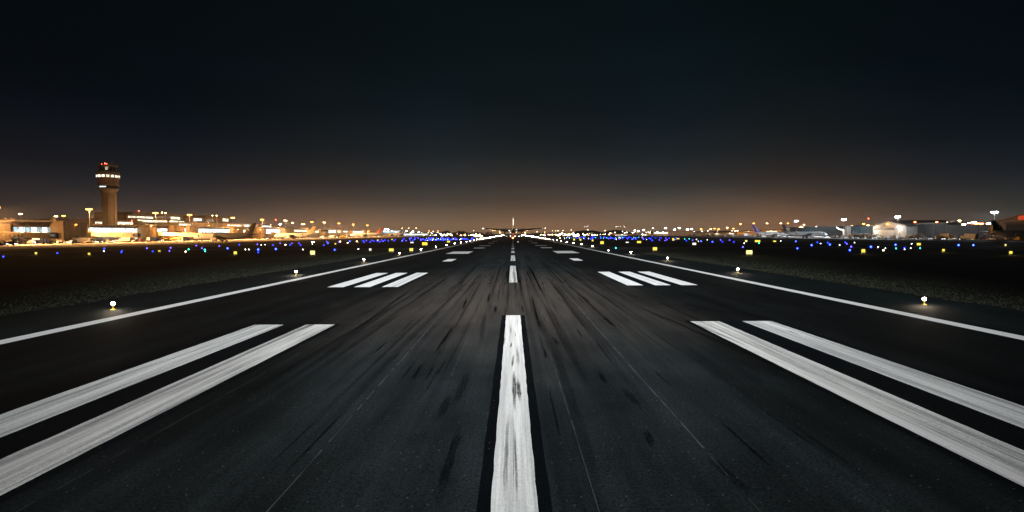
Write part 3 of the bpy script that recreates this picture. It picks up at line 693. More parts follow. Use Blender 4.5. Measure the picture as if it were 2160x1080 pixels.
# ---------------------------------------------------------------- buildings
def hall(label, pa, pb, yt, X, depth, wall, wins=(), roof=None, zb=0.0, name='terminal_building', cat='building', group=None, canopy=None, yref=None, doors=(), units=0, wt=None):
    s = 1 if X > 0 else -1          # facade looks toward the runway (-s)
    if s < 0: Ya, Yb = atX(pa, 495, X).y, atX(pb, 495, X).y
    else: Ya, Yb = atX(pb, 490, X).y, atX(pa, 490, X).y
    pm_ = (pa + pb) / 2 if yref is None else yref
    H = atX(pm_, yt, X).z
    Ym = (Ya + Yb) / 2
    t = thing(name, (X, Ym, 0), 0, label, cat, group)
    a, b_ = Ya - Ym, Yb - Ym
    def xs(u, v): return (min(u * s, v * s), max(u * s, v * s))
    b = MB(); b.box(*xs(0, depth), a, b_, zb - (.01 if zb == 0 else 0), H, wall)
    for k in range(int((b_ - a) / 6)):      # shallow pilasters break the wall
        yy = a + 3 + k * 6
        b.box(*xs(-.12, -.003), yy, yy + .35, zb + .02, H - .1, wall)
    b.build('wall', t)
    rm, oh, th = roof or (M['roof'], .6, .5)
    b = MB(); b.box(*xs(-oh, depth + .4), a - .4, b_ + .4, H + .003, H + th, rm)
    b.box(*xs(-oh - .08, -oh - .003), a - .4, b_ + .4, H - .15, H + th + .1, rm)
    b.build('roof', t)
    for k in range(units):
        yy = a + (b_ - a) * (k + .5 + rnd.uniform(-.2, .2)) / units; xx = rnd.uniform(2, max(3, depth * .6)) * s
        b = MB(); w = rnd.uniform(1, 2.2); h = rnd.uniform(.9, 1.8)
        b.box(xx - w, xx + w, yy - w, yy + w, H + th + .003, H + th + h, M['greywall']); b.box(xx - .3, xx + .3, yy - .3, yy + .3, H + th + h, H + th + h + .5, M['metal'])
        b.build('rooftop_unit', t)
    for (p0, p1, y0, y1, mat, pw) in wins:
        if s < 0: q0, q1 = atX(p0, 495, X).y, atX(p1, 495, X).y
        else: q0, q1 = atX(p1, 490, X).y, atX(p0, 490, X).y
        pm2 = (p0 + p1) / 2
        zt, zl = atX(pm2, y0, X).z, atX(pm2, y1, X).z
        q0 -= Ym; q1 -= Ym
        n = max(1, round((q1 - q0) / pw)); w = (q1 - q0) / n
        for k in range(n):
            c0, c1 = q0 + k * w + .12, q0 + (k + 1) * w - .12
            b = MB(); f = .14
            for bx in ((c0 - f, c1 + f, zl - f, zl), (c0 - f, c1 + f, zt, zt + f), (c0 - f, c0, zl, zt), (c1, c1 + f, zl, zt)):
                b.box(*xs(-.26, -.13), bx[0], bx[1], bx[2], bx[3], M['frame'])
            mt = mat if not isinstance(mat, (list, tuple)) else rnd.choice(mat)
            b.box(*xs(-.19, -.128), c0, c1, zl, zt, mt)
            b.build('window', t)
    for (p, w, h, mat) in doors:
        yy = atX(p, 495, X).y - Ym
        b = MB(); b.box(*xs(-.2, -.125), yy - w / 2, yy + w / 2, 0.02, h, mat); b.box(*xs(-.26, -.2), yy - w / 2 - .15, yy - w / 2, 0.02, h + .15, M['frame']); b.box(*xs(-.26, -.2), yy + w / 2, yy + w / 2 + .15, .02, h + .15, M['frame'])
        b.build('door', t)
    if wt:
        for p, y, key in wt:
            q = atX(p, y, X); b = MB(); b.box(*xs(-.9, -.27), q.y - Ym - .5, q.y - Ym + .5, q.z - .35, q.z, M['darkmetal'])
            lo = b.build('wall_lamp', t); c = MB(); c.box(*xs(-1.0, -.3), q.y - Ym - .45, q.y - Ym + .45, q.z - .42, q.z - .352, E[key]); c.box(*xs(-1.0, -.903), q.y - Ym - .45, q.y - Ym + .45, q.z - .33, q.z - .03, E[key]); c.build('lens', lo)
    return t
F = -306
TW = 'airport terminal buildings on the left'
ww = [M['win_w'], M['win_w'], M['win_b'], M['win_w']]
hall('plain brown-lit terminal block cut by the left edge of the photo', -70, 23, 468, F + 3, 30, M['tan'], roof=(M['paleroof'], .4, .5), group=TW, units=2)
hall('first lit terminal hall at the far left, with a bluish window band', 24, 132, 468, F, 40, M['brown'], [(28, 132, 479.5, 490.5, [M['win_w'], M['win_b'], M['win_b'], M['win_w']], 4.2), (107, 133, 494, 503.5, M['win_w'], 5), (28, 60, 494, 502, M['win_d'], 4)], roof=(M['paleroof'], 2.2, .9), group=TW, units=4)
hall('ochre windowless block between the first terminal hall and the hall below the control tower', 134, 185, 468, F + 9, 36, M['tan2'], roof=(M['paleroof'], .3, .5), group=TW, doors=[(160, 4, 4.5, M['frame'])], wt=[(158, 473, 'orange')])
hall('terminal hall below the control tower with two white window bands', 186, 306, 477.5, F, 36, M['brown'], [(186, 306, 481, 490, M['win_w'], 3.4), (283, 306, 494, 503.5, M['win_w'], 3.6), (205, 262, 495, 503, M['win_d'], 4)], roof=(M['roof'], 1.2, .6), group=TW, units=3)
hall('set-back upper storey left of the tower shaft, dark brown with a short lit window band', 150, 222, 464, -345, 30, M['brown'], [(201, 220, 468.3, 473.5, M['win_y'], 6)], group=TW, units=3)
hall('set-back upper storey right of the tower shaft, with a wide lit window band', 223, 300, 466, -348, 30, M['brown'], [(247, 281, 468.5, 474, M['win_y'], 6)], group=TW)
hall('square ochre block right of the control tower', 307.5, 329, 475, F + 7, 30, M['tan2'], roof=(M['paleroof'], .2, .4), group=TW, wt=[(317, 475.5, 'warm')])
hall('brown terminal hall with a small white window band under the tiered building', 330, 367, 477, F, 36, M['brown'], [(331, 353, 482, 488, M['win_w'], 4)], roof=(M['roof'], 1.0, .6), group=TW, wt=[(361, 481, 'warm')], units=1)
hall('small ochre block with vents behind the second jet bridge', 368, 387, 477, F + 5, 24, M['tan2'], [(370, 384, 488, 489.5, M['frame'], 3)], roof=(M['paleroof'], .2, .4), group=TW)
hall('narrow white-lit glazed link beside the airliner nose', 388, 400, 477, F, 24, M['tan'], [(389, 400, 482, 489, M['win_w'], 4)], group=TW)
hall('tan block above the airliner nose', 400.5, 417, 477, F + 4, 24, M['tan'], roof=(M['paleroof'], .2, .4), group=TW)
hall('long terminal hall with a bright window band behind the dark-tailed airliner', 417.5, 493, 480, F, 36, M['tan'], [(418, 493, 483, 490.5, M['win_w'], 4.4)], roof=(M['paleroof'], 1.0, .6), group=TW, units=4)
hall('ochre block behind the fuselage of the dark-tailed airliner', 493.5, 512, 481, F + 5, 24, M['tan2'], roof=(M['paleroof'], .2, .4), group=TW, wt=[(500, 483.5, 'warm')])
hall('bright-windowed hall just left of the dark airliner tail', 512.5, 541, 482.5, F, 36, M['tan2'], [(513, 541, 485, 491, M['win_y'], 5)], roof=(M['paleroof'], .8, .5), group=TW)
hall('pale block just right of the dark airliner tail', 541.5, 560, 480, F + 6, 24, M['tan2'], roof=(M['paleroof'], .2, .4), group=TW, wt=[(548, 484, 'warm')])
hall('white glowing glazed hall beyond the dark airliner tail', 560.5, 592, 480.5, F, 36, M['tan'], [(561, 591, 483.5, 493, M['win_w'], 6)], roof=(M['paleroof'], .8, .5), group=TW)
hall('ochre box with dark roof edge before the yellow airliner tail', 600, 619, 480.5, F + 6, 24, M['tan2'], roof=(M['roof'], .5, .5), group=TW)
hall('long pale-roofed hall left of the yellow airliner tail', 619.5, 650, 482, F, 36, M['paleroof'], [(620, 648, 485, 489, M['win_y'], 8)], roof=(M['paleroof'], .9, .7), group=TW, units=1)
hall('pale hall right behind the yellow airliner tail', 650.5, 677, 484, F + 2, 36, M['greige'], [(664, 676, 487, 491, M['win_y'], 9)], roof=(M['paleroof'], .4, .6), group=TW)
hall('ochre block in the row between the yellow and the red airliner tails', 677.5, 692, 484.5, F + 6, 30, M['tan2'], group=TW)
hall('white glowing hall between the yellow and the red airliner tails', 692.5, 722, 484, F, 36, M['greige'], [(693, 708, 485.5, 492, M['win_w'], 10), (712, 722, 486, 491, M['win_y'], 10)], roof=(M['paleroof'], .6, .6), group=TW, units=2)
hall('low pale hall second before the red airliner tail', 722.5, 743, 485, F + 4, 30, M['tan2'], [(724, 733, 487, 490, M['win_w'], 14)], roof=(M['paleroof'], .6, .6), group=TW)
hall('pale hall just before the red airliner tail', 743.5, 776, 486, F, 36, M['greige'], [(744, 766, 487.5, 490.5, M['win_w'], 16)], roof=(M['paleroof'], .6, .6), group=TW)
hall('blue-white lit hall right of the red airliner tail', 806, 850, 487, F + 20, 36, M['white'], [(808, 846, 488.5, 492, M['win_b'], 20)], roof=(M['white'], .6, .8), group=TW, wt=[(810, 486.5, 'white'), (826, 487, 'white')])
hall('white glowing low hall at the far left apron', 851, 905, 492, F + 40, 40, M['white'], [(854, 902, 493.5, 496, M['win_w'], 60)], roof=(M['greige'], .6, .8), group=TW, wt=[(866, 492, 'white'), (880, 492, 'warm')])
# tiered control building behind the halls
TB = 'dark tiered building with flat flaring roofs behind the terminal'
hall('lower storey of lit windows under the flaring roof, right of the tower', 268, 376, 463.5, -352, 34, M['brown'], [(290, 353, 464.5, 469, M['win_y'], 4.5), (359, 389, 466, 469, M['win_y'], 5)], roof=(M['roof'], 3, .8), group=TW, yref=320, wt=[(306, 472.5, 'warm'), (340, 474.5, 'warm')])
hall('flaring-roofed top storey with a long lit window band, right of the tower', 268, 390, 455, -362, 30, M['brown'], [(271, 324, 456.5, 460, M['win_y'], 4.2), (326, 358, 457, 459, M['win_d'], 4), (360, 392, 458, 463, M['win_y'], 4.5)], zb=21.0, roof=(M['roof'], 6, 2.2), group=TW, yref=320, wt=[(340, 450.5, 'wrm')] if False else None)
hall('brown upper hall with scattered lit windows above the airliner nose', 392, 432, 460, -356, 30, M['brown'], [(409, 432, 461, 466, M['win_w'], 5)], roof=(M['roof'], 3, 1.2), group=TW, wt=[(427, 468, 'warm')])
hall('dark glazed upper building with two white roof lamps', 433, 484, 459, -352, 26, M['brown'], [(436, 452, 463, 468, M['win_d'], 5), (470, 482, 461, 467, M['win_y'], 5)], roof=(M['roof'], 2, 1.6), group=TW, wt=[(438, 470, 'warm'), (473, 471, 'warm')])
hall('tan upper storey stretching behind the dark-tailed airliner', 376, 470, 471, -330, 22, M['tan'], [(352, 381, 471.5, 475, M['win_y'], 6)][:0] + [(378, 402, 472, 475.5, M['win_y'], 6)], roof=(M['paleroof'], .6, .5), group=TW, yref=420, wt=[(439, 475, 'orange')])
hall('tan upper storey with a bright strip of windows left of the dark airliner tail', 471, 545, 473, -330, 22, M['tan2'], [(479, 510, 470.6 + 3.5, 477, M['win_y'], 7), (514, 526, 474, 478, M['win_w'], 7)], roof=(M['paleroof'], .6, .5), group=TW, yref=510)
hall('upper hall with a white window strip right of the dark airliner tail', 546, 592, 475.5, -330, 22, M['brown'], [(552, 573, 476.3, 479, M['win_w'], 9)], roof=(M['roof'], .6, .5), group=TW, wt=[(570, 473.6, 'warm')])

# ---------------------------------------------------------------- control tower
def tower():
    p = atY(232, 495, 470)
    t = thing('control_tower', (p.x, p.y, 0), 0, 'tall tan air traffic control tower with lit window rings and red lamps on its roof', 'control tower')
    z = lambda y: atY(232, y, 470).z
    k = 470 / FP
    r = lambda px: px * k / 2 * .84
    n = 16; cc = M['concrete']
    b = MB(); b.lathe([(r(31), -.01), (r(31), z(408)), (r(34), z(405)), (r(44), z(399.5)), (r(44), z(398))], cc, n)
    for a in (.12, 1.0, 1.9, 2.8, 3.7, 4.6, 5.5):       # ribs
        q = a - 1.2; b.box(r(31) * math.cos(q) - .25, r(31) * math.cos(q) + .25, r(31) * math.sin(q) - .25, r(31) * math.sin(q) + .25, -.01, z(408), cc)
    b.build('shaft', t)
    b = MB(); b.lathe([(r(42), z(397.9)), (r(42), z(392.5))], M['glass'], n); b.build('lower_gallery', t)
    b = MB(); b.lathe([(r(44), z(392.4)), (r(46), z(391)), (r(46), z(389.5)), (r(42), z(388.6))], cc, n); b.build('lower_deck', t)
    b = MB(); b.lathe([(r(43), z(388.5)), (r(46), z(378)), (r(48), z(376.6))], M['brown'], n); b.build('drum', t)
    b = MB(); b.lathe([(r(48), z(376.5)), (r(49.5), z(369.5)), (r(49.5), z(364)), (r(46), z(362.5)), (r(42), z(361.5))], cc, n); b.build('window_ring', t)
    for i in range(n):
        a0 = 2 * math.pi * i / n; a1 = 2 * math.pi * (i + 1) / n
        R = r(49.6); z0, z1 = z(374.8), z(370)
        P = lambda a, zz, rr: Vector((rr * math.cos(a), rr * math.sin(a), zz))
        def lerp(u, zz, rr): return P(a0, zz, rr).lerp(P(a1, zz, rr), u)
        b = MB(); vs = [lerp(.16, z0, R), lerp(.84, z0, R), lerp(.84, z1, R + .05), lerp(.16, z1, R + .05), lerp(.16, z0, R - .5), lerp(.84, z0, R - .5), lerp(.84, z1, R - .5), lerp(.16, z1, R - .5)]
        b.add(vs, [(0, 1, 2, 3), (7, 6, 5, 4), (0, 4, 5, 1), (1, 5, 6, 2), (2, 6, 7, 3), (3, 7, 4, 0)], M['win_y']); b.build('window', t)
    for a, w in ((-1.75, .5), (-1.35, .5), (-1.62, .35)):
        x, y = r(42.3) * math.cos(a), r(42.3) * math.sin(a)
        b = MB(); b.box(x - 1.2 * w * 2, x + 1.2 * w * 2, y - .1, y + .3, z(395.8), z(393.8), M['win_w']); b.build('gallery_window', t)
    b = MB(); b.lathe([(r(34), z(361.4)), (r(34), z(360.6)), (r(38.5), z(352.4))], M['glass'], n); cab = b.build('cab_glazing', t)
    for i in range(n):
        a = 2 * math.pi * i / n
        c = MB(); c.tube((r(34.2) * math.cos(a), r(34.2) * math.sin(a), z(361)), (r(38.8) * math.cos(a), r(38.8) * math.sin(a), z(352.4)), .12, .12, M['frame'], 5); c.build('mullion', cab)
    b = MB(); b.box(2.0, 4.6, -r(37.5), -r(37.5) + .2, z(355), z(354), M['win_y']); b.box(2.2, 4.0, -r(36.6), -r(36.6) + .2, z(358.8), z(357.6), M['win_y']); b.build('console_light', cab)
    b = MB(); b.lathe([(r(39), z(352.3)), (r(43), z(351)), (r(43), z(348.6)), (r(30), z(347.6)), (r(12), z(347.4))], cc, n); b.build('roof', t)
    b = MB(); b.tube((0, 0, z(348)), (0, 0, z(342)), .25, .12, M['metal'], 6); b.tube((2, 1, z(348)), (3.2, 1, z(340)), .08, .05, M['metal'], 6); b.build('antenna', t)
    for x, y, s_ in ((-.2, 345.6, .6), (1.2, 346.4, .5), (-2.8, 346.6, .36)):
        b = MB(); b.ball((x, -3.0, z(y)), s_ * .55, E['red']); b.tube((x, -3.0, z(348.2)), (x, -3.0, z(y) - s_ * .4), .08, .08, M['metal'], 6); b.build('red_lamp', t)
    d = bpy.data.lights.new('beacon_glow', 'POINT'); d.energy = 500; d.color = (1, .06, .03); d.shadow_soft_size = .5
    l = bpy.data.objects.new('beacon_glow', d); COL.objects.link(l); l.parent = t; l.location = (0, -3, z(343))
tower()
def red_lamp(px, py, Y, label):
    p = atY(px, py, Y)
    t = thing('obstruction_light', (p.x, p.y, 0), 0, label, 'obstruction light', 'red obstruction lights')
    b = MB(); b.tube((0, 0, -.01), (0, 0, p.z - .4), .15, .08, M['metal'], 8); b.build('pole', t)
    b = MB(); b.ball((0, 0, p.z), .5 * Y / 600, E['red']); b.build('red_lamp', t)
red_lamp(293, 445, 520, 'red obstruction light on the tip of the flaring roof right of the tower')
red_lamp(278, 466, 505, 'red obstruction light low in front of the flaring roof right of the tower')
red_lamp(582, 464, 900, 'faint red obstruction light between the dark airliner tail and the white lamp')
red_lamp(1832, 461, 760, 'bright red obstruction light over the left slope of the hangar gable')
for px, py, Y, lab in ((448, 454.5, 610, 'left one of two white lamps on the dark glazed upper building'), (457, 454.5, 615, 'right one of two white lamps on the dark glazed upper building'), (342, 448, 545, 'small orange lamp over the flaring roof'), (349, 449, 548, 'small white lamp at the end of the flaring roof')):
    p = atY(px, py, Y); mast(p.x, p.y, p.z, 'warm', lab, 0, nl=1, headw=.3, group='small roof lamps', cat='roof lamp')

# ---------------------------------------------------------------- hangars on the right
HG = 'hangars on the right'
hall('long blue-green hangar behind the red-tailed white airliner', 1662, 1781, 479.5, 350, 60, M['teal'], roof=(M['slate'], .4, .7), name='hangar', cat='hangar', group=HG, wt=[(1688, 479, 'warm'), (1695, 479, 'warm')], units=2)
hall('grey concrete pillar block between the two teal hangars', 1781.5, 1787, 477, 346, 20, M['greige'], name='hangar_pillar', cat='hangar block', group=HG)
hall('short blue-green hangar between the grey pillar and the gabled hangar', 1787.5, 1840, 479, 350, 60, M['teal'], roof=(M['slate'], .4, .7), name='hangar', cat='hangar', group=HG)
hall('long dark slate hangar in the middle of the right side', 1912, 1998, 473, 350, 60, M['slate'], roof=(M['roof'], 1.0, 1.2), name='hangar', cat='hangar', group=HG, doors=[(1935, 16, 9, M['slate']), (1960, 14, 9, M['slate'])], units=3)
hall('dark blue hangar under the red and white roof lights', 1998.5, 2100, 476.5, 348, 60, M['slate'], roof=(M['slate'], .6, .8), name='hangar', cat='hangar', group=HG, units=2)
def gable(label, pa, pb, ye, yp, X, depth, wall, roofm, door, side=None, emb=None):
    Ya, Yb = atX(pb, 490, X).y, atX(pa, 490, X).y; Ym = (Ya + Yb) / 2
    H = atX((pa + pb) / 2, ye, X).z; P = atX((pa + pb) / 2, yp, X).z
    t = thing('hangar', (X, Ym, 0), 0, label, 'hangar', HG)
    a, b_ = Ya - Ym, Yb - Ym
    b = MB(); b.prism([(a, -.01), (b_, -.01), (b_, H), ((a + b_) / 2, P), (a, H)], 'x', 0, depth, wall)
    for k in range(int((b_ - a) / 5)):
        b.box(-.12, -.003, a + 2 + k * 5, a + 2.3 + k * 5, .02, H - .2, wall)
    b.build('wall', t)
    b = MB()
    for u, v in ((a - 1.2, 0), (b_ + 1.2, 0)):
        du = -1 if u < 0 else 1; q0 = (u, H - .28); q1 = ((a + b_) / 2, P + .02)
        b.prism([q0, q1, (q1[0], q1[1] + .7), (u, H + .42)], 'x', -1.5, depth + .5, roofm)
    b.build('roof', t)
    p0, p1, yt, mat = door
    d0, d1 = atX(p1, 490, X).y - Ym, atX(p0, 490, X).y - Ym; zt = atX((p0 + p1) / 2, yt, X).z
    n = 5; w = (d1 - d0) / n
    for k in range(n):
        b = MB(); b.box(-.25 - .05 * (k % 2), -.125, d0 + k * w + .05, d0 + (k + 1) * w - .05, .03, zt, mat)
        for j in range(3): b.box(-.34, -.302 + .0, d0 + k * w + .1, d0 + (k + 1) * w - .1, zt * (j + 1) / 4, zt * (j + 1) / 4 + .12, mat)
        b.build('door_panel', t)
    b = MB(); b.box(-.5, -.125, d0 - .5, d1 + .5, zt + .02, zt + 1.4, M['frame']); b.build('door_header', t)
    return t, Ym, H, P
g1, Ym1, H1, P1 = gable('gabled hangar with a wide white-lit door and warm side wall', 1841, 1911.5, 476.5, 466.5, 340, 50, M['greige'], M['roof'], (1845, 1886, 485, M['white']))
for px, py, key in ((1895, 478, 'white'), (1872, 472, 'orange'), (1845, 480, 'warm')):
    q = atX(px, py, 339); b = MB(); b.box(-1.6, -.5, q.y - Ym1 - .6, q.y - Ym1 + .6, q.z, q.z + .35, M['darkmetal']); lo = b.build('wall_lamp', g1)
    c = MB(); c.box(-1.65, -.6, q.y - Ym1 - .5, q.y - Ym1 + .5, q.z - .5, q.z - .004, E[key]); c.build('lens', lo)
    d = bpy.data.lights.new('wall_glow', 'POINT'); d.energy = {'white': 3500, 'orange': 1500, 'warm': 5000}[key]; d.color = (1, .85, .65) if key != 'orange' else (1, .55, .2); d.shadow_soft_size = .5
    l = bpy.data.objects.new('wall_glow', d); COL.objects.link(l); l.parent = g1; l.location = (-5.5, q.y - Ym1, q.z - .8)
g2, Ym2, H2, P2 = gable('large grey gabled hangar cut by the right edge of the photo', 2101, 2290, 467, 446, 312, 50, M['greywall'], M['greige'], (2122, 2240, 472, M['slate']))
q = atX(2158, 459, 311)
b = MB(); b.box(-.5, -.2, q.y - Ym2 - 1.8, q.y - Ym2 + 4, q.z - 1.3, q.z + 1.4, em('red_orange_sign_face', (1, .12, .04), .55)); b.build('sign', g2)
# little red, white and orange lights on the long roofs
rl = [(1690, 478.5, 'wrm'), (1722, 478.5, 'wht'), (1742, 478.5, 'wrm'), (1930, 468.7, 'redhi'), (1976, 468.8, 'redhi'), (1997, 469.8, 'wrm'), (2044, 471, 'wht'), (2050, 470, 'wht'), (2057, 469, 'wht'), (2060, 471.8, 'redhi'), (2070, 472, 'redhi'), (2085, 472, 'wht'), (2033, 473.5, 'wrm')]
for px, py, key in rl:
    p = atX(px, py, 356)
    b = MB(); w = 1.6 if px in (2070, 2033, 2060, 2085) else .8
    b.tube((0, 0, -1.2), (0, 0, -.3), .12, .12, M['darkmetal'], 6); b.box(-.3, .3, -w, w, -.3, .45, E[key])
    o = b.build('roof_lamp'); o.location = p
    tag(o, None, 'roof lamp', 'small lamps on the long hangar roofs'); later(o, px, {'wrm': 'small warm', 'wht': 'small white', 'redhi': 'small red'}[key] + ' hangar roof lamp', 'at')
# cargo sheds on the far right apron
CS = 'far cargo sheds'
hall('bright white cargo shed on the far right apron', 1378, 1411, 488.5, 250, 40, M['white'], [(1380, 1409, 490, 493, M['win_w'], 30)], roof=(M['greige'], .6, .8), name='cargo_shed', cat='shed', group=CS, wt=[(1400, 489, 'white'), (1388, 489, 'white')])
for pa, pb, yt, X, mat, lab in ((1412, 1435, 491.5, 280, 'greige', 'pale low shed right of the bright white cargo shed'), (1440, 1468, 490.5, 300, 'white', 'white low shed below the bluish-white lamp'), (1470, 1500, 489.5, 330, 'tan2', 'ochre low shed at the left of the orange lamps'),
                                (1502, 1524, 491, 330, 'tan', 'tan low shed in the middle of the orange lamps'), (1526, 1556, 490, 340, 'tan2', 'ochre low shed at the right of the orange lamps'), (1560, 1600, 486.5, 380, 'tan2', 'ochre shed left of the purple airliner tail'),
                                (1606, 1650, 485.5, 380, 'tan2', 'ochre shed behind the purple-tailed airliner'), (1338, 1374, 492.5, 250, 'white', 'white low shed left of the bright white cargo shed'), (1290, 1334, 493.5, 230, 'greige', 'pale low shed by the dark hill')):
    hall(lab, pa, pb, yt, X, 30, M[mat], [((pa * 3 + pb) / 4, (pa + pb * 3) / 4, yt + 2, yt + 4, M['win_y'], 30)], roof=(M['roof'], .6, .8), name='cargo_shed', cat='shed', group=CS, wt=[((pa + pb) / 2, yt + 1, 'warm' if mat.startswith('tan') else 'white')])

# ---------------------------------------------------------------- jet bridges
def jet_bridge(px0, label, L=27.0, dy=7.0, z0=4.6, z1=3.4, X=F + 6):
    Y = atX(px0, 495, X).y
    t = thing('jet_bridge', (X, Y, 0), math.atan2(dy, L), label, 'jet bridge', 'boarding bridges reaching out from the terminal')
    D = math.hypot(L, dy); mb = M['bridge']
    b = MB(); b.lathe([(1.9, z0 - .3), (2.1, z0), (2.1, z0 + 3.3), (1.6, z0 + 3.7)], mb, 14, (0, 0, 0)); b.lathe([(.7, -.01), (.7, z0 - .3)], M['greywall'], 10, (0, 0, 0)); b.build('rotunda', t, True)
    b = MB()
    m = D * .55
    b.rings([[(1.8, -1.5, z0), (1.8, 1.5, z0), (1.8, 1.5, z0 + 2.9), (1.8, -1.5, z0 + 2.9)], [(m, -1.5, (z0 + z1) / 2), (m, 1.5, (z0 + z1) / 2), (m, 1.5, (z0 + z1) / 2 + 2.9), (m, -1.5, (z0 + z1) / 2 + 2.9)]], mb)
    for k in range(8):
        x = 2.5 + k * (m - 3) / 7; zz = z0 + (z1 - z0) * x / D
        b.box(x, x + .15, -1.58, -1.503, zz + .1, zz + 2.8, mb)
    b.build('tunnel', t)
    b = MB(); b.rings([[(m - 1, -1.75, (z0 + z1) / 2 - .1), (m - 1, 1.75, (z0 + z1) / 2 - .1), (m - 1, 1.75, (z0 + z1) / 2 + 3.2), (m - 1, -1.75, (z0 + z1) / 2 + 3.2)], [(D - 2, -1.75, z1 - .1), (D - 2, 1.75, z1 - .1), (D - 2, 1.75, z1 + 3.2), (D - 2, -1.75, z1 + 3.2)]], mb); b.build('outer_tunnel', t)
    b = MB(); b.box(D - 2.0, D + 1.6, -2.2, 2.2, z1 - .2, z1 + 3.5, mb); cb = b.build('cab', t)
    b = MB(); b.box(D + 1.603, D + 2.6, -1.7, 1.7, z1, z1 + 3.1, M['darkmetal']); b.build('canopy', cb)
    b = MB(); b.box(D - 1.4, D + 1.0, -2.26, -2.203, z1 + 1.2, z1 + 2.6, M['win_d']); b.build('window', cb)
    b = MB(); x = D - 5
    for s in (-1, 1): b.tube((x, s * 1.9, .6), (x, s * 1.9, z1 + .5), .22, .22, M['darkmetal'], 8)
    b.box(x - .5, x + .5, -2.2, 2.2, .5, .9, M['darkmetal']); lg = b.build('drive_column', t)
    for s in (-1, 1):
        b = MB(); b.tube((x, s * 1.5 - .25, .52), (x, s * 1.5 + .25, .52), .52, .52, M['tyre'], 14); b.build('wheel', lg)
    b = MB()
    for k in range(9): b.box(D - 1.5 + .0 + k * .32, D - 1.2 + k * .32, 2.3, 3.2, z1 - k * z1 / 9.5 - .2, z1 - k * z1 / 9.5 - .14, M['metal'])
    b.tube((D - 1.5, 3.2, z1 + .8), (D + 1.3, 3.2, .9), .05, .05, M['metal'], 6); b.build('stairs', t)
for px0, lab, L, dy in ((-14, 'cream jet bridge cut by the left edge of the photo, sloping down to its cab', 29, 8), (188, 'cream jet bridge below the control tower', 28, 8), (337, 'cream jet bridge reaching the nose of the dark-tailed airliner', 30, 10),
                        (575, 'long bright jet bridge right of the dark airliner tail', 30, 20), (700, 'distant cream jet bridge between the yellow and the red tails', 30, 20)):
    jet_bridge(px0, lab, L, dy)

# ---------------------------------------------------------------- airliners
PL = {'fus': pm('white_fuselage_paint', (.80, .80, .80), .3, var=.1, scale=.4), 'door_and_shade': pm('grey_door_and_fuselage_shade', (.15, .155, .17), .3, var=.12, scale=.4), 'dark': pm('dark_tail_paint', (.02, .025, .035), .35, var=.1),  # the grey is the door colour, and shade on one fuselage
      'purple': pm('purple_tail_paint', (.12, .04, .35), .35, var=.1), 'redt': pm('red_tail_paint', (.55, .07, .04), .35, var=.1), 'cream': pm('cream_tail_paint', (.62, .45, .22), .35, var=.1),
      'teal': pm('dark_teal_tail_paint', (.02, .06, .08), .35, var=.1), 'shadow': pm('airliner_shade_dark', (.035, .037, .04), .35, var=.1), 'bare': pm('bare_nacelle_metal', (.6, .56, .5), .4, .1), 'pinkish': pm('coral_emblem_paint', (.75, .28, .16), .4, var=.1)}  # 'shadow' puts the shade on bodies and wings into a dark colour
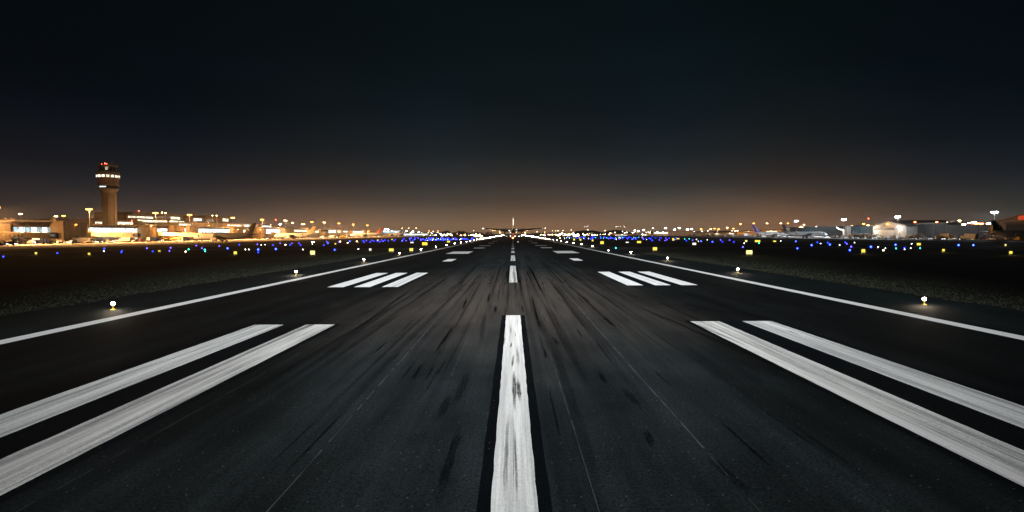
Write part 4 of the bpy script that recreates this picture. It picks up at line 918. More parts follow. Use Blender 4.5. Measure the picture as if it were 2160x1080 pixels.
def airliner(loc, rz, label, L=40, R=2.0, span=36, finh=7.5, gear=1.5, fus='fus', tail='dark', wing='fus', eng='fus', emblem=None, eng_y=.16, eng_r=None, fin_mat=None, belly=None, group=None, lights=False, wz=None, shaded_rear=None):
    t = thing('airliner', (loc[0], loc[1], 0), rz, label, 'airliner', group)
    zc = gear + R; n = 20
    prof = [(0, .02, -.35), (.012, .28, -.30), (.035, .55, -.2), (.07, .80, -.1), (.12, .97, -.02), (.17, 1, 0), (.62, 1, 0), (.72, .95, .06), (.82, .74, .25), (.91, .46, .48), (.97, .24, .66), (1.0, .10, .74)]
    def ring(x, r, dz): return [(-x * L, R * r * math.cos(2 * math.pi * i / n), zc + dz * R + R * r * 1.03 * math.sin(2 * math.pi * i / n)) for i in range(n)]
    if shaded_rear: prof = prof[:6] + [(.34, 1, 0)] + prof[6:]  # darker colour behind the front third puts shade into the fuselage
    k = 7 if shaded_rear else 9
    b = MB(); b.rings([ring(*p) for p in prof[:k]], PL[fus]); b.rings([ring(*p) for p in prof[k - 1:]], PL[shaded_rear or (tail if fin_mat is None else fus)]); f = b.build('fuselage', t, True)
    b = MB()
    for s in (-1, 1):
        b.add([(-.028 * L, s * .45, zc + R * .33), (-.05 * L, s * R * .72, zc + R * .30), (-.058 * L, s * R * .70, zc + R * .58), (-.043 * L, s * .4, zc + R * .56)], [(0, 1, 2, 3)], M['glass'])
    b.build('cockpit_window', f)
    for s in (-1, 1):
        b = MB()
        for i in range(int(L * .6 / .95)):
            x = -.16 * L - i * .95
            b.box(x - .16, x + .16, min(s * R * .985, s * R * 1.012), max(s * R * .985, s * R * 1.012), zc + .18, zc + .55, M['glass'])
        b.build('window_row', f)
        for x in (-.11, -.72):
            b = MB(); rr = .97 if x < -.5 else .98
            b.box(x * L - .45, x * L + .45, min(s * R * (rr - .05), s * R * rr * 1.02), max(s * R * (rr - .05), s * R * rr * 1.02), zc - .5, zc + 1.2, PL['door_and_shade'])
            b.build('door', f)
    def surf(name, p0, c0, p1, c1, th0, th1, mat, mirror=True, par=t, vert=False):
        res = []
        for s in ((-1, 1) if mirror else (1,)):
            def sec(p, c, th):
                pts = [(0, 0), (-.08 * c, th * .5), (-.35 * c, th), (-c, .04), (-c, -.04), (-.35 * c, -th * .6), (-.08 * c, -th * .4)]
                if vert: return [(p[0] + x, p[1] + y, p[2]) for x, y in pts]
                return [(p[0] + x, s * p[1], p[2] + z) for x, z in pts]
            b = MB(); b.rings([sec(p0, c0, th0), sec(p1, c1, th1)], mat); res.append(b.build(name, par, True))
        return res
    wz = zc - R * .55 if wz is None else wz
    ws = surf('wing', (-.36 * L, R * .55, wz), .20 * L, (-.36 * L - span * .5 * .48, span / 2, wz + span * .5 * .105), .05 * L, 1.9 if L > 55 else .45, .6 if L > 55 else .14, PL[wing])
    if L > 55: surf('flap', (-.55 * L, R * .8, wz - .5), .03 * L, (-.50 * L - span * .3 * .30, span * .34, wz + span * .34 * .105 - .25), .02 * L, .8, .5, PL[wing])
    surf('tailplane', (-.86 * L, R * .25, zc + R * .55), .10 * L, (-.86 * L - span * .16, span * .19, zc + R * .55 + span * .012), .04 * L, .3 if L < 55 else .5, .08 if L < 55 else .3, PL[wing])
    fm = PL[tail if fin_mat is None else fin_mat]
    fin = surf('fin', (-.80 * L, 0, zc + R * .7), .16 * L, (-.80 * L - finh * .92, 0, zc + R * .7 + finh), .06 * L, .35 if L < 55 else .6, .14 if L < 55 else .35, fm, False, vert=True)[0]
    if emblem:
        for s in (-1, 1):
            b = MB(); x0 = -.80 * L - finh * .5; z0 = zc + R * .7 + finh * .42; y0, y1 = sorted((s * .36, s * .44))
            if emblem == 'shard':
                b.prism([(x0 - .9, z0 + finh * .16), (x0 + .2, z0 + finh * .02), (x0 - .8, z0 - finh * .05), (x0 - 2.6, z0 - finh * .22), (x0 - 1.8, z0 + finh * .0)], 'y', y0, y1, M['white']) if False else b.add([(x0 + .6, y1, z0 + finh * .20), (x0 + .9, y1, z0 + finh * .02), (x0 - 1.6, y1, z0 - finh * .22), (x0 - .4, y1, z0 + finh * .05), (x0 + .6, y0, z0 + finh * .20), (x0 + .9, y0, z0 + finh * .02), (x0 - 1.6, y0, z0 - finh * .22), (x0 - .4, y0, z0 + finh * .05)],
                    [(0, 1, 2, 3), (7, 6, 5, 4), (0, 4, 5, 1), (1, 5, 6, 2), (2, 6, 7, 3), (3, 7, 4, 0)], M['white'])
            elif emblem == 'stripe':
                for q in range(1): b.prism([(x0 + .9, z0 - finh * .25), (x0 + .2, z0 - finh * .25), (x0 - finh * .34, z0 + finh * .42), (x0 - finh * .28, z0 + finh * .46)], 'y', y0, y1, M['white'])
            elif emblem == 'flower':
                for a in range(5):
                    an = a * 1.257 + .3; cx, cz = x0 + .0 + math.cos(an) * finh * .13, z0 + math.sin(an) * finh * .16
                    b.prism([(cx + finh * .12 * math.cos(j * .785), cz + finh * .12 * math.sin(j * .785)) for j in range(8)], 'y', y0, y1 + .01 * a, PL['pinkish'] if a % 2 else M['white'])
            elif emblem == 'arc':
                pts = [(math.cos(a), math.sin(a)) for a in [i * math.pi / 8 for i in range(9)]]
                b.prism([(x0 - .1 + 1.1 * c, z0 - .8 + 1.7 * s_) for c, s_ in pts] + [(x0 - .1 + .6 * c, z0 - .8 + 1.1 * s_) for c, s_ in pts[::-1]], 'y', y0, y1, M['white'])
                b.prism([(x0 + 2.4, z0 - 2.2), (x0 + 1.7, z0 - 2.3), (x0 - .4, z0 + .2), (x0 - 2.7, z0 + 3.1), (x0 - 2.3, z0 + 3.1)], 'y', y0, y1 + .012, M['white'])
            b.build('emblem', fin)
    er = eng_r or R * .52
    for s in (-1, 1):
        ey = s * span * eng_y; fx = -.36 * L - abs(ey) * .30 + er * 1.4; ez = wz + span * eng_y * .105 - er * 1.15
        b = MB()
        pr = [(0, er * .88), (.15, er), (1.2, er * 1.08), (2.6, er * 1.0), (3.6, er * .8)]
        b.rings([[(fx - x * er / 1.1, ey + r_ * math.cos(2 * math.pi * i / 16), ez + r_ * math.sin(2 * math.pi * i / 16)) for i in range(16)] for x, r_ in pr], PL[eng], False)
        b.rings([[(fx - x * er / 1.1, ey + r_ * math.cos(2 * math.pi * i / 16), ez + r_ * math.sin(2 * math.pi * i / 16)) for i in range(16)] for x, r_ in [(0, er * .88), (.6, er * .8), (.62, .1)]], M['darkmetal'], False)
        b.rings([[(fx - x * er / 1.1, ey + r_ * math.cos(2 * math.pi * i / 16), ez + r_ * math.sin(2 * math.pi * i / 16)) for i in range(16)] for x, r_ in [(3.6, er * .8), (3.3, er * .6), (3.2, .05)]], M['darkmetal'], False)
        b.rings([[(fx - x * er / 1.1, ey + r_ * math.cos(2 * math.pi * i / 16), ez + r_ * math.sin(2 * math.pi * i / 16)) for i in range(16)] for x, r_ in [(3.2, er * .42), (4.3, er * .12)]], PL['bare'])
        e = b.build('engine', t, True)
        b = MB(); b.box(fx - 3.4 * er, fx - .8 * er, ey - .12, ey + .12, ez + er * .9, wz + span * eng_y * .105 + .05, PL[wing]); b.build('pylon', e)
    for gx, gy, nw, rw in ((-.10 * L, 0, 2, .38), (-.50 * L, R * 1.25, 4 if L > 50 else 2, .55), (-.50 * L, -R * 1.25, 4 if L > 50 else 2, .55)):
        rw *= max(1, R / 2.2)
        b = MB(); b.tube((gx, gy, rw), (gx, gy, zc - R * .6), .16, .2, M['metal'], 8); g = b.build('landing_gear', t)
        for i in range(nw):
            wy = gy + (.35 if i % 2 else -.35) * rw * 2; wx = gx + (0 if nw == 2 else (rw * 1.1 if i < 2 else -rw * 1.1))
            b = MB(); b.tube((wx, wy - rw * .35, rw), (wx, wy + rw * .35, rw), rw, rw, M['tyre'], 14); b.build('wheel', g)
    return t, zc, wz
AG = 'airliners standing on the aprons'
p = ground(408, 508.5); q = 418
X0 = atY(408, 500, q).x
airliner((X0, q), math.pi, 'large airliner at the gate with a tall dark tail bearing a white emblem', L=45.5, R=2.35, span=40, finh=8.2, gear=1.5, tail='shadow', fus='fus', wing='shadow', eng='fus', fin_mat='dark', emblem='shard', group=AG, shaded_rear='door_and_shade')
X0 = atY(578, 500, 640).x
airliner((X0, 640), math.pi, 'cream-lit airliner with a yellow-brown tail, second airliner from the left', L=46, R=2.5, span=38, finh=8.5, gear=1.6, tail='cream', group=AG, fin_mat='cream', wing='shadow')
X0 = atY(740, 500, 900).x
airliner((X0, 900), math.pi, 'cream-lit airliner with a red tail on the left apron', L=49, R=2.7, span=40, finh=9.5, gear=1.7, tail='redt', emblem='stripe', group=AG, fin_mat='redt')
X0 = atY(737, 500, 1080).x
airliner((X0, 1080), math.pi, 'far airliner showing only a small dull red tail left of the larger red tail', L=38, R=2.0, span=34, finh=7.5, gear=1.5, tail='redt', group=AG, fin_mat='redt')
X0 = atY(806, 500, 1240).x
airliner((X0, 1240), math.pi, 'distant bluish-white airliner with a dark tail right of the red tail', L=44, R=2.6, span=40, finh=8, gear=1.7, tail='dark', group=AG, fin_mat='dark')
X0 = atY(1668, 500, 560).x
airliner((X0, 560), 0, 'white airliner with a purple tail on the right apron', L=36, R=1.9, span=30, finh=8.2, gear=1.4, tail='purple', emblem='stripe', group=AG, fin_mat='purple')
X0 = atY(1745, 500, 480).x
airliner((X0, 480), 0, 'white airliner with a dark and coral-red tail on the right apron', L=37.5, R=2.0, span=33, finh=6.6, gear=1.4, tail='teal', emblem='flower', group=AG, fin_mat='dark', wing='shadow')
X0 = atY(2240, 500, 333).x
airliner((X0, 333), 0, 'airliner cut by the right edge, its dark tail carrying a white curved emblem', L=41.5, R=2.0, span=34, finh=6.3, gear=1.6, tail='teal', emblem='arc', group=AG, fin_mat='teal', wing='fus')
X0 = atY(1842, 500, 470).x
airliner((X0, 470), 0, 'small pale jet parked before the left side of the gabled hangar', L=18, R=1.2, span=17, finh=2.2, gear=1.2, tail='fus', group=AG)
# the departing wide-body, seen from behind, on the runway
LD = 66
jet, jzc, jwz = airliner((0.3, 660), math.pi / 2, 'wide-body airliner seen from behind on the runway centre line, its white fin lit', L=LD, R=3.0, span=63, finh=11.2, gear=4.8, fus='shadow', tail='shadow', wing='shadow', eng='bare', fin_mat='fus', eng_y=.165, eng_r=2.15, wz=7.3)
for lx, ly, lz, key, s in ((-.36 * LD - 15.3, 31.8, 10.7, 'nav_w', .35), (-.36 * LD - 15.3, -31.8, 10.7, 'nav_w', .12), (-.8 * LD, 3.4, 9.9, 'nav_w', .28), (-.8 * LD, -3.5, 9.4, 'nav_w', .36), (-.7 * LD, 4.2, 8.1, 'nav_w', .42), (-.7 * LD, -4.2, 7.6, 'nav_w', .22),
                           (-.6 * LD, 2.9, 6.2, 'nav_w', .35), (-.6 * LD, -3.4, 6.4, 'nav_y', .35), (-.45 * LD, 22.5, 8.6, 'nav_y', .4), (-.45 * LD, 20, 8.2, 'nav_y', .32), (-.40 * LD, 14.6, 5.9, 'nav_y', .6), (-.40 * LD, -13.4, 5.9, 'nav_y', .7), (-.2 * LD, 0, 4.9, 'redhi', .3)):
    b = MB(); b.ball((lx, ly, lz), s, E[key]); b.build('navigation_lamp', jet)
for s in (-1, 1):
    d = bpy.data.lights.new('logo_light', 'SPOT'); d.energy = 45000; d.spot_size = R_(50); d.spot_blend = .5; d.color = (1, .9, .8)
    l = bpy.data.objects.new('logo_light', d); COL.objects.link(l); l.parent = jet; l.location = (-LD * 1.06, s * 5.5, 10.8)
    l.rotation_euler = Vector((2.2, -s * 5.5, 5)).to_track_quat('-Z', 'Y').to_euler()
    d = bpy.data.lights.new('engine_glow', 'POINT'); d.energy = 2500; d.color = (1, .62, .32); d.shadow_soft_size = .3
    l = bpy.data.objects.new('engine_glow', d); COL.objects.link(l); l.parent = jet; l.location = (-.56 * LD, s * 15.5, 7.2)
# runway lamps around the jet
def rw_lamp(x, Y, key, label, r=.35, z=.3):
    b = MB(); b.lathe([(.3, 0), (.25, .1), (.1, .12), (.1, z)], M['darkmetal'], 8); b.ball((0, 0, z + r * .8), r, E[key])
    o = b.build('runway_lamp'); o.location = (x, Y, .012); tag(o, label, 'runway light', 'lamps on the runway under the departing jet')
rw_lamp(.25, 556, 'redhi', 'red runway lamp right below the tail of the departing jet', .55)
for px, lab in ((1077, 'white runway lamp just left of the red lamp under the jet'), (1086.3, 'white runway lamp just right of the red lamp under the jet'), (1094.8, 'white runway lamp, second right of the red lamp under the jet'), (1100, 'white runway lamp, farthest right under the jet'), (1068.5, 'faint white runway lamp left under the jet')):
    p = ground(px, 499.2); rw_lamp(p.x, p.y, 'nav_w', lab, .6 if px != 1068.5 else .3)
p = ground(1283.5, 530); rw_lamp(p.x, p.y, 'wht', 'small white lens lying between the right edge line and the green light', .16, .1)
p = ground(1092.7, 511); rw_lamp(p.x, p.y, 'wht', 'tiny dim lamp on the runway right of the centre line', .12, .02)

# ---------------------------------------------------------------- apron vehicles
def wheels(t, pts, r, w=.25):
    for x, y in pts:
        b = MB(); b.tube((x, y - w / 2, r), (x, y + w / 2, r), r, r, M['tyre'], 12); b.tube((x, y - w / 2 - .01, r), (x, y + w / 2 + .01, r), r * .5, r * .5, M['metal'], 8); b.build('wheel', t)
def lamps(t, x, ys, z):
    for y in ys:
        b = MB(); b.box(x, x + .06, y - .14, y + .14, z, z + .18, E['head']); b.build('headlight', t)
def van(m):
    t = thing('van'); b = MB(); b.prism([(-2.5, .4), (2.5, .4), (2.55, 1.05), (1.75, 1.25), (1.2, 2.15), (-2.4, 2.2), (-2.5, 1.9)], 'y', -.95, .95, m); b.build('body', t)
    b = MB(); b.prism([(1.70, 1.3), (1.24, 2.05), (1.28, 2.07), (1.75, 1.32)], 'y', -.85, .85, M['glass'])
    for s in (-1, 1): b.prism([(.3, 1.3), (1.5, 1.3), (1.1, 2.0), (.3, 2.0)], 'y', *sorted((s * .95, s * .97)), M['glass'])
    b.build('windows', t); wheels(t, [(x, y) for x in (-1.6, 1.6) for y in (-.85, .85)], .36); lamps(t, 2.56, (-.7, .7), .75); return t
def truck(m, box):
    t = thing('box_truck'); b = MB(); b.prism([(2.2, .6), (4.1, .6), (4.15, 1.5), (3.8, 2.6), (2.2, 2.6)], 'y', -1.15, 1.15, m); b.box(-4, 2.2, -.5, .5, .6, .9, M['darkmetal']); c = b.build('cab', t)
    b = MB(); b.box(3.95, 4.05, -1, 1, 1.6, 2.4, M['glass']); b.build('windscreen', c)
    b = MB(); b.box(-4, 2.0, -1.25, 1.25, .95, 3.6, box)
    for k in range(6): b.box(-3.8 + k, -3.7 + k, -1.3, -1.253, 1, 3.5, box)
    b.build('cargo_box', t); wheels(t, [(x, y) for x in (-2.6, 3.1) for y in (-1, 1)], .5, .35); lamps(t, 4.16, (-.8, .8), .8); return t
def tug(m):
    t = thing('baggage_tug'); b = MB(); b.prism([(-1.5, .35), (1.5, .35), (1.5, .95), (.3, 1.05), (.2, .75), (-.4, .75), (-.5, 1.1), (-1.5, 1.1)], 'y', -.75, .75, m); b.build('body', t)
    b = MB(); b.box(-1.2, .5, -.7, .7, 1.85, 1.95, m)
    for x in (-1.1, .4):
        for y in (-.65, .65): b.tube((x, y, 1), (x, y, 1.86), .04, .04, M['darkmetal'], 6)
    b.build('canopy', t); wheels(t, [(x, y) for x in (-1, 1) for y in (-.65, .65)], .34); lamps(t, 1.51, (-.5, .5), .65); return t
def cart(m):
    t = thing('baggage_cart'); b = MB(); b.box(-1.5, 1.5, -.75, .75, .5, .6, M['darkmetal']); b.box(-1.5, 1.5, -.75, .75, 1.85, 1.92, m); b.box(-1.5, -1.45, -.75, .75, .6, 1.85, m); b.box(1.45, 1.5, -.75, .75, .6, 1.85, m); b.box(-1.3, .2, -.6, .6, .6, 1.3, M['bluep']); b.box(.3, 1.2, -.6, .5, .6, 1.1, M['darkmetal']); b.build('body', t)
    wheels(t, [(x, y) for x in (-1, 1) for y in (-.6, .6)], .25, .15); return t
def loader(m):
    t = thing('belt_loader'); b = MB(); b.box(-3, 2.2, -.9, .9, .45, 1.0, m); b.box(.9, 1.9, -.9, -.1, 1.0, 1.5, m); b.build('body', t)
    b = MB(); b.prism([(-3.6, 1.05), (3.6, 2.9), (3.6, 3.1), (-3.6, 1.3)], 'y', .1, .85, M['darkmetal']); b.tube((-3.5, .9, 1.5), (3.5, .9, 3.4), .04, .04, M['yellow'], 6); b.build('conveyor', t)
    wheels(t, [(x, y) for x in (-2, 1.3) for y in (-.8, .8)], .4); return t
def stairs(m):
    t = thing('boarding_stairs'); b = MB()
    for k in range(14): b.box(-3 + k * .38, -2.6 + k * .38, -.8, .8, .9 + k * .2, .97 + k * .2, M['metal'])
    b.prism([(-3.1, .7), (2.6, 3.6), (2.6, 3.9), (-3.1, 1.0)], 'y', -.9, -.82, m); b.prism([(-3.1, .7), (2.6, 3.6), (2.6, 3.9), (-3.1, 1.0)], 'y', .82, .9, m)
    b.tube((-3, -.85, 1.9), (2.6, -.85, 4.7), .04, .04, M['metal'], 6); b.tube((1.6, -.7, .5), (1.6, -.7, 3.3), .09, .09, M['metal'], 6); b.tube((1.6, .7, .5), (1.6, .7, 3.3), .09, .09, M['metal'], 6); b.build('stair_flight', t)
    b = MB(); b.box(-3, 2.4, -.85, .85, .35, .65, m); b.build('chassis', t); wheels(t, [(x, y) for x in (-2, 1.8) for y in (-.8, .8)], .35); return t
def tanker(m):
    t = thing('fuel_truck'); b = MB(); b.prism([(3, .6), (4.8, .6), (4.85, 1.6), (4.4, 2.6), (3, 2.6)], 'y', -1.2, 1.2, m); b.box(-4.5, 3, -.5, .5, .6, .95, M['darkmetal']); c = b.build('cab', t)
    b = MB(); b.box(4.55, 4.7, -1, 1, 1.6, 2.4, M['glass']); b.build('windscreen', c)
    b = MB(); b.rings([[(x, 1.15 * r * math.cos(i * math.pi / 8), 2.0 + .95 * r * math.sin(i * math.pi / 8)) for i in range(16)] for x, r in ((-4.5, .7), (-4.3, 1), (2.5, 1), (2.7, .7))], m); b.build('tank', t, True)
    wheels(t, [(x, y) for x in (-3.4, -2.2, 3.7) for y in (-1, 1)], .5, .35); lamps(t, 4.86, (-.8, .8), .8); return t
KINDS = [(van, 'white', 'white van'), (van, 'yellow', 'yellow van'), (van, 'grey', 'dark grey van'), (lambda m: truck(m, M['white']), 'white', 'white box truck'), (lambda m: truck(m, M['silverbox']), 'bluep', 'silver box truck with a blue cab'),
         (tug, 'yellow', 'yellow baggage tug'), (tug, 'grey', 'dark baggage tug'), (cart, 'silverbox', 'covered baggage cart'), (cart, 'red', 'red covered baggage cart'), (loader, 'yellow', 'yellow belt loader'), (loader, 'white', 'white belt loader'),
         (stairs, 'white', 'white boarding stairs'), (tanker, 'yellow', 'yellow fuel truck'), (tanker, 'white', 'white fuel truck')]
made = {}
CATS = {'van': 'van', 'box_truck': 'truck', 'baggage_tug': 'tug', 'baggage_cart': 'baggage cart', 'belt_loader': 'belt loader', 'boarding_stairs': 'boarding stairs', 'fuel_truck': 'fuel truck'}
def vehicle(k, x, y, rz, rel='in front of'):
    fn, mk_, lk = KINDS[k]
    if k in made: o = copy_tree(made[k])
    else: o = made[k] = fn(M[mk_])
    o.location = (x, y, 0); o.rotation_euler = (0, 0, rz)
    tag(o, None, CATS[o.name.split('.')[0]], 'service vehicles on the aprons')
    px, py = px_of((x, y, 1)); later(o, px, lk, 'near')
# left apron: placed in the strip between the halls and the dark field
lx = [8, 20, 34, 44, 55, 66, 78, 86, 97, 104, 112, 118, 126, 132, 139, 147, 153, 160, 168, 176, 186, 193, 200, 208, 216, 224, 232, 241, 249, 258, 264, 272, 280, 288, 296, 304, 313, 322, 332, 341, 348, 356, 364, 372, 381, 390, 397,
      420, 428, 437, 446, 538, 546, 556, 565, 573, 583, 594, 604, 612, 621, 631, 641, 652, 671, 680, 690, 699, 705, 712, 718, 724, 731, 739, 752, 762, 771, 781, 792, 800, 812, 822, 834, 842, 850, 861, 872, 883, 894]
for i, px in enumerate(lx):
    X = -292 + rnd.uniform(-4, 16) if px < 560 else -290 + rnd.uniform(0, 40)
    y = atX(px, 500, X).y
    if 408 < px < 540 and abs(y - 418) < 14: y += 30
    vehicle(rnd.choice([0, 1, 2, 3, 5, 6, 7, 7, 8, 9, 10, 12, 4, 11] if px < 560 else [0, 0, 1, 3, 4, 10, 12, 13, 9, 7, 2]), X, y, rnd.choice([0, math.pi / 2, -math.pi / 2, math.pi]) + rnd.uniform(-.3, .3))
for px, k in ((8, 6), (22, 2), (1562, 0), (1800, 3), (1846, 13), (1870, 7), (1888, 0), (1881, 5), (1900, 6), (1916, 0), (1929, 13), (1948, 11), (1976, 0), (1992, 3), (2011, 11), (2036, 0), (2044, 3), (2066, 7), (2073, 8), (2080, 7), (2092, 10), (2110, 6), (2125, 10), (2148, 1),
              (1755, 0), (1762, 7), (1770, 8), (1776, 0), (1793, 6), (1765, 5), (1812, 13), (1826, 3), (1834, 6), (1860, 9)):
    if px < 100: y = atX(px, 518, -262).y; vehicle(k, -262, y, 0.2)
    else:
        X = 262 + rnd.uniform(0, 12) if px != 2148 else 262
        y = atX(px, 500, X + (20 if px in (1800, 1812, 1826) else 0)).y; vehicle(k, X + (20 if px in (1800, 1812, 1826) else 0), y, math.pi / 2 + rnd.uniform(-.4, .4))
for i in range(74):
    px = 1300 + 352 * (i + rnd.random() * .8) / 74
    X = 262 + rnd.uniform(0, 50); y = atX(px, 497, X).y
    vehicle(rnd.choice([0, 0, 0, 3, 3, 4, 13, 2, 7, 10]), X, y, rnd.uniform(0, 3.1))

# grey ground service tower beside the tail at the far right
t = thing('tail_dock', (atY(2094, 500, 345).x, 345, 0), 0, 'orange-lit tail dock scaffold standing left of the airliner tail at the far right', 'work platform')
hz = atY(2094, 473, 345).z
b = MB()
for x in (-1.2, 1.2):
    for y in (-1.2, 1.2): b.tube((x, y, -.01), (x, y, hz), .12, .12, M['metal'], 6)
for k in range(7): b.box(-1.3, 1.3, -1.3, 1.3, k * hz / 6.2 + .3, k * hz / 6.2 + .42, M['metal'])
b.build('scaffold', t)
b = MB(); b.box(-1.1, 1.1, -1.1, 1.1, hz * .35, hz * .96, M['tan2']); b.build('cladding', t)
b = MB(); b.box(-4.5, 2.5, -1.35, 1.35, hz * .32, hz * .32 + .7, M['white']); b.build('platform', t)
# curved white-lit walkway arm by the grey pillar
t = thing('lamp_gantry', (atX(1779, 500, 338).x, atX(1779, 500, 338).y, 0), math.atan2(0, 1), 'white-lit curved gantry arm standing before the grey hangar pillar', 'gantry')
zz = lambda y: atX(1779, y, 338).z
b = MB(); b.tube((0, 0, -.01), (0, 0, zz(484)), .9, .75, M['white'], 10); b.build('column', t, True)
b = MB(); pts = [(0, 0, zz(485)), (-2.2, 1.0, zz(484.6)), (-4.2, 2, zz(482.5)), (-5.6, 3, zz(479.6))]
for a, c in zip(pts, pts[1:]): b.tube(a, c, .75, .7, M['white'], 8)
b.build('arm', t, True)
d = bpy.data.lights.new('gantry_glow', 'POINT'); d.energy = 2500; d.color = (1, .93, .85); d.shadow_soft_size = .3
l = bpy.data.objects.new('gantry_glow', d); COL.objects.link(l); l.parent = t; l.location = (-5, -5, zz(487))

# ---------------------------------------------------------------- hills, far trees and town lights
M['hill'] = pm('dark_wooded_hill', (.02, .022, .02), .95, var=.5, scale=.02)
def hill(pa, pb, yt, Y, D=500):
    a, c = atY(pa, 492, Y).x, atY(pb, 492, Y).x; H = atY((pa + pb) / 2, yt, Y).z
    b = MB(); n = 40; rs = []
    for j in range(7):
        w = math.sin(math.pi * (j + .0) / 6) if 0 < j < 6 else 0.0; r = []
        for i in range(n + 1):
            u = i / n; e = math.sin(math.pi * u) ** .45 if 0 < u < 1 else 0
            r.append((a + (c - a) * u, Y + D * j / 6, -2 + (H + 2) * w * e * (.86 + .14 * math.sin(i * 1.7 + j) * math.cos(i * .6)) + rnd.uniform(-.5, .5) * w))
        rs.append(r)
    vs = [p for r in rs for p in r]; fs = [(j * (n + 1) + i, j * (n + 1) + i + 1, (j + 1) * (n + 1) + i + 1, (j + 1) * (n + 1) + i) for j in range(6) for i in range(n)]
    b.add(vs, fs, M['hill']); tag(b.build('hill', None, False), kind='structure')
hill(1212, 1292, 484, 2600); hill(1120, 1240, 489.5, 3000); hill(1288, 1345, 483.5, 3200); hill(925, 1000, 489.6, 3000); hill(1380, 1470, 485.5, 3000); hill(640, 960, 488.5, 3600, 800); hill(1440, 1900, 484, 4200, 500)
M['leaf'] = pm('night_foliage', (.05, .06, .03), .9, var=.5, scale=.4)
M['bark'] = pm('tree_bark', (.08, .06, .045), .9)
def tree():
    t = thing('tree'); b = MB(); b.tube((0, 0, -.1), (.2, 0, 5), .35, .22, M['bark'], 7)
    for k in range(5):
        a = k * 1.3; b.tube((.2, 0, 3.5 + k * .4), (2.6 * math.cos(a), 2.6 * math.sin(a), 6.5 + k * .5), .14, .06, M['bark'], 5)
    b.build('trunk', t)
    b = MB(); vs = []; fs = []
    cl = [(rnd.gauss(0, 1.9), rnd.gauss(0, 1.9), rnd.uniform(4.5, 10)) for _ in range(16)]
    for i in range(1100):
        c = rnd.choice(cl); v = Vector((rnd.gauss(0, 1), rnd.gauss(0, 1), rnd.gauss(0, .8))); p_ = Vector(c) + v * .8
        u = Vector((rnd.uniform(-1, 1), rnd.uniform(-1, 1), rnd.uniform(-1, 1))).normalized() * .35; w = u.orthogonal().normalized() * .3
        j = len(vs); vs += [p_ - u, p_ + w, p_ + u, p_ - w]; fs.append((j, j + 1, j + 2, j + 3))
    b.add(vs, fs, M['leaf']); b.build('crown', t); return t
tp = None
for px0, px1, n, Y, sc in ((932, 948, 7, 1750, 1.25), (964, 980, 7, 1800, 1.2), (948, 964, 5, 1900, .85), (980, 1040, 16, 2000, .9), (1378, 1396, 6, 1300, .8), (1545, 1600, 9, 1000, .55), (1120, 1150, 6, 2200, .8), (1500, 1545, 8, 1100, .5)):
    for i in range(n):
        px = px0 + (px1 - px0) * (i + rnd.uniform(.1, .9)) / n; p = atY(px, 492, Y + rnd.uniform(-40, 40)); s = sc * rnd.uniform(.8, 1.15)
        if tp is None: tp = o = tree()
        else: o = copy_tree(tp)
        o.location = (p.x, p.y, 0); o.scale = (s * 1.15, s * 1.15, s); o.rotation_euler.z = rnd.uniform(0, 6)
        tag(o, None, 'tree', 'dark far trees'); later(o, px, 'dark bushy far tree', 'near')
# town and apron lamps far away, little posts with a bright head
E['far_w'] = em('far_white_lamp', (1, .95, .85), 22); E['far_o'] = em('far_orange_lamp', (1, .62, .28), 22); E['far_y'] = em('far_yellow_lamp', (.95, .9, .3), 16); E['far_p'] = em('far_pink_lamp', (1, .4, .35), 10)
fp = {}
def far_lamp(px, py, key, s=1.0):
    Y = 1500 + 500 * rnd.random(); p = atY(px, py, Y)
    if p.z < 1.2: p = ground(px, py, 1.6); 
    if p.y > 3800: p = atY(px, py, 3000)
    h = round(max(p.z, 1.2)); k = (key, h, s)
    if k in fp: o = fp[k].copy(); COL.objects.link(o)
    else:
        b = MB(); b.tube((0, 0, -.05), (0, 0, h), .2, .12, M['darkmetal'], 5); b.box(-.9 * s, .9 * s, -.4 * s, .4 * s, h, h + .7 * s, E[key]); o = fp[k] = b.build('lamp_post')
    o.location = (p.x, p.y, 0); tag(o, None, 'street lamp', 'tiny far lamps along the horizon')
    later(o, px, {'far_w': 'tiny white', 'far_o': 'tiny orange', 'far_y': 'tiny yellow', 'far_p': 'tiny pink'}[key] + ' far lamp', 'near')
for px, py, k, s in ((1150, 481.5, 'far_w', 1.0), (1018.6, 482.6, 'far_w', 1.0), (999, 486.5, 'far_w', .8), (1240, 485.3, 'far_w', 1), (1166, 486.5, 'far_o', .9), (1172, 487.2, 'far_y', 1), (1177, 487, 'far_w', 1), (1187.5, 486.6, 'far_w', 1), (1205, 485.6, 'far_o', 1), (1133, 489, 'far_w', .8), (1149, 489, 'far_o', .8),
                     (1183, 493.2, 'far_w', 1.9), (1186, 493, 'far_w', 1.8), (1200, 496, 'far_y', 2.2), (1173, 496.2, 'far_y', 1.4), (1165, 496, 'far_y', 1.2), (1214, 499.6, 'far_w', 2.0), (1217, 499.2, 'far_o', 2.0), (1233.5, 478, 'far_w', .6), (1236.5, 478, 'far_w', .6), (1240, 478, 'far_w', .6), (1300, 478.4, 'far_w', .6), (1304, 478.4, 'far_w', .6), (1308, 478.4, 'far_w', .6), (1317, 478.8, 'far_w', .8),
                     (1377, 481.6, 'far_w', 1.2), (1209.5, 491.5, 'far_w', 1.1), (1313, 488, 'far_w', 1.0), (929.5, 493.4, 'far_w', 1.6), (944.5, 494, 'far_w', 1.5), (950, 494, 'far_w', 1.2), (1004, 494.2, 'far_w', 1.8), (1012, 495.4, 'far_w', 1.5), (997, 497, 'far_y', 1.4), (1009, 499.3, 'far_y', 1.8), (1015, 500.6, 'far_y', 1.4), (1003, 499.8, 'far_w', 1.4)):
    far_lamp(px, py, k, s)
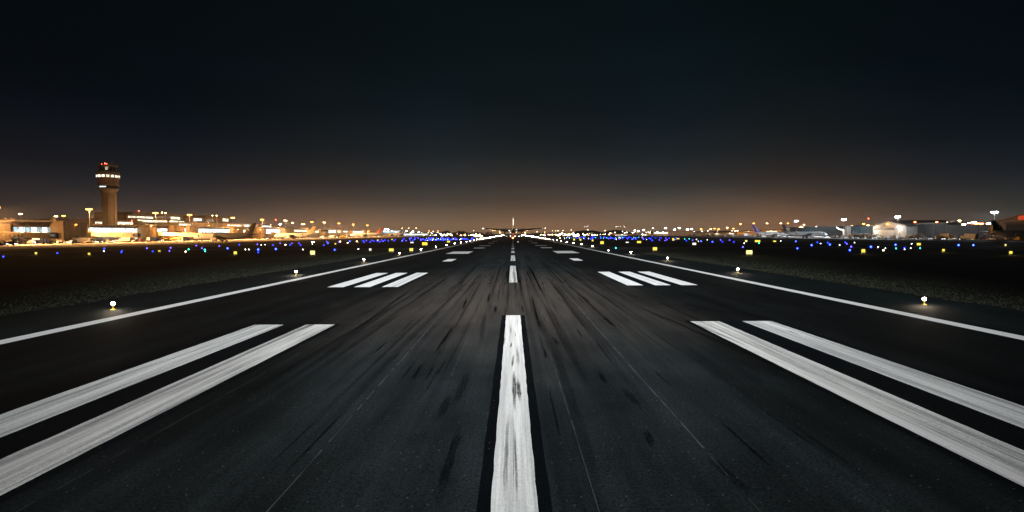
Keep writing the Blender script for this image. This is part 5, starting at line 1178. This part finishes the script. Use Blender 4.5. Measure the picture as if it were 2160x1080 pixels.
for i in range(66): far_lamp(rnd.uniform(1133, 1300), rnd.uniform(491.5, 498), rnd.choice(['far_w', 'far_o', 'far_y', 'far_w', 'far_p'] if rnd.random() < .9 else ['far_p']), rnd.choice([.6, .8, 1.1]))
for i in range(46): far_lamp(rnd.triangular(890, 1030, 930), rnd.uniform(493, 498), rnd.choice(['far_w', 'far_w', 'far_y', 'far_o']), rnd.choice([.6, .8, 1.1]))
for i in range(34): far_lamp(rnd.uniform(1290, 1480), rnd.uniform(488.5, 495), rnd.choice(['far_w', 'far_w', 'far_o']), rnd.choice([.8, 1.1, 1.4]))
for i in range(30): far_lamp(rnd.uniform(1475, 1600), rnd.uniform(486.5, 493), rnd.choice(['far_o', 'far_w', 'far_o']), rnd.choice([.8, 1.1, 1.3]))
for i in range(16): far_lamp(rnd.uniform(860, 930), rnd.uniform(488.5, 493), rnd.choice(['far_w', 'far_w', 'far_o']), rnd.choice([.8, 1.1]))

# ---------------------------------------------------------------- labels for the many: look, the landmark they are beside, and rank among the alike
groups = {}
for px, o, look, rel in LAB: groups.setdefault((look, rel, mark_of(px)), []).append((px, o))
for (look, rel, mk_), L_ in groups.items():
    L_.sort(key=lambda a: a[0])
    for i, (px, o) in enumerate(L_):
        lab = '%s %s %s' % (look, rel, mk_)
        if len(L_) > 1:
            lab += ', ' + ('leftmost' if i == 0 else 'rightmost' if i == len(L_) - 1 else ordw(i) + ' from left')
        w = lab.split()
        o['label'] = ' '.join(w) if len(w) <= 24 else ' '.join(w)

# ---------------------------------------------------------------- the night air: thin even haze round everything
hb = MB(); hb.box(-4700, 4700, -300, 6700, -4, 68, None)
hm = bpy.data.materials.new('night_haze'); hm.use_nodes = True; ht = hm.node_tree; ht.nodes.clear()
ho = N(ht, 'ShaderNodeOutputMaterial'); hv = N(ht, 'ShaderNodeVolumePrincipled')
hv.inputs['Color'].default_value = (.9, .9, .92, 1); hv.inputs['Density'].default_value = 5.5e-5; hv.inputs['Anisotropy'].default_value = .3
ht.links.new(hv.outputs[0], ho.inputs['Volume'])
hb.mats = [hm]
ho_ = hb.build('haze'); ho_.data.materials.clear(); ho_.data.materials.append(hm)
tag(ho_, 'thin night haze lying over the whole airfield', 'haze', kind='stuff')
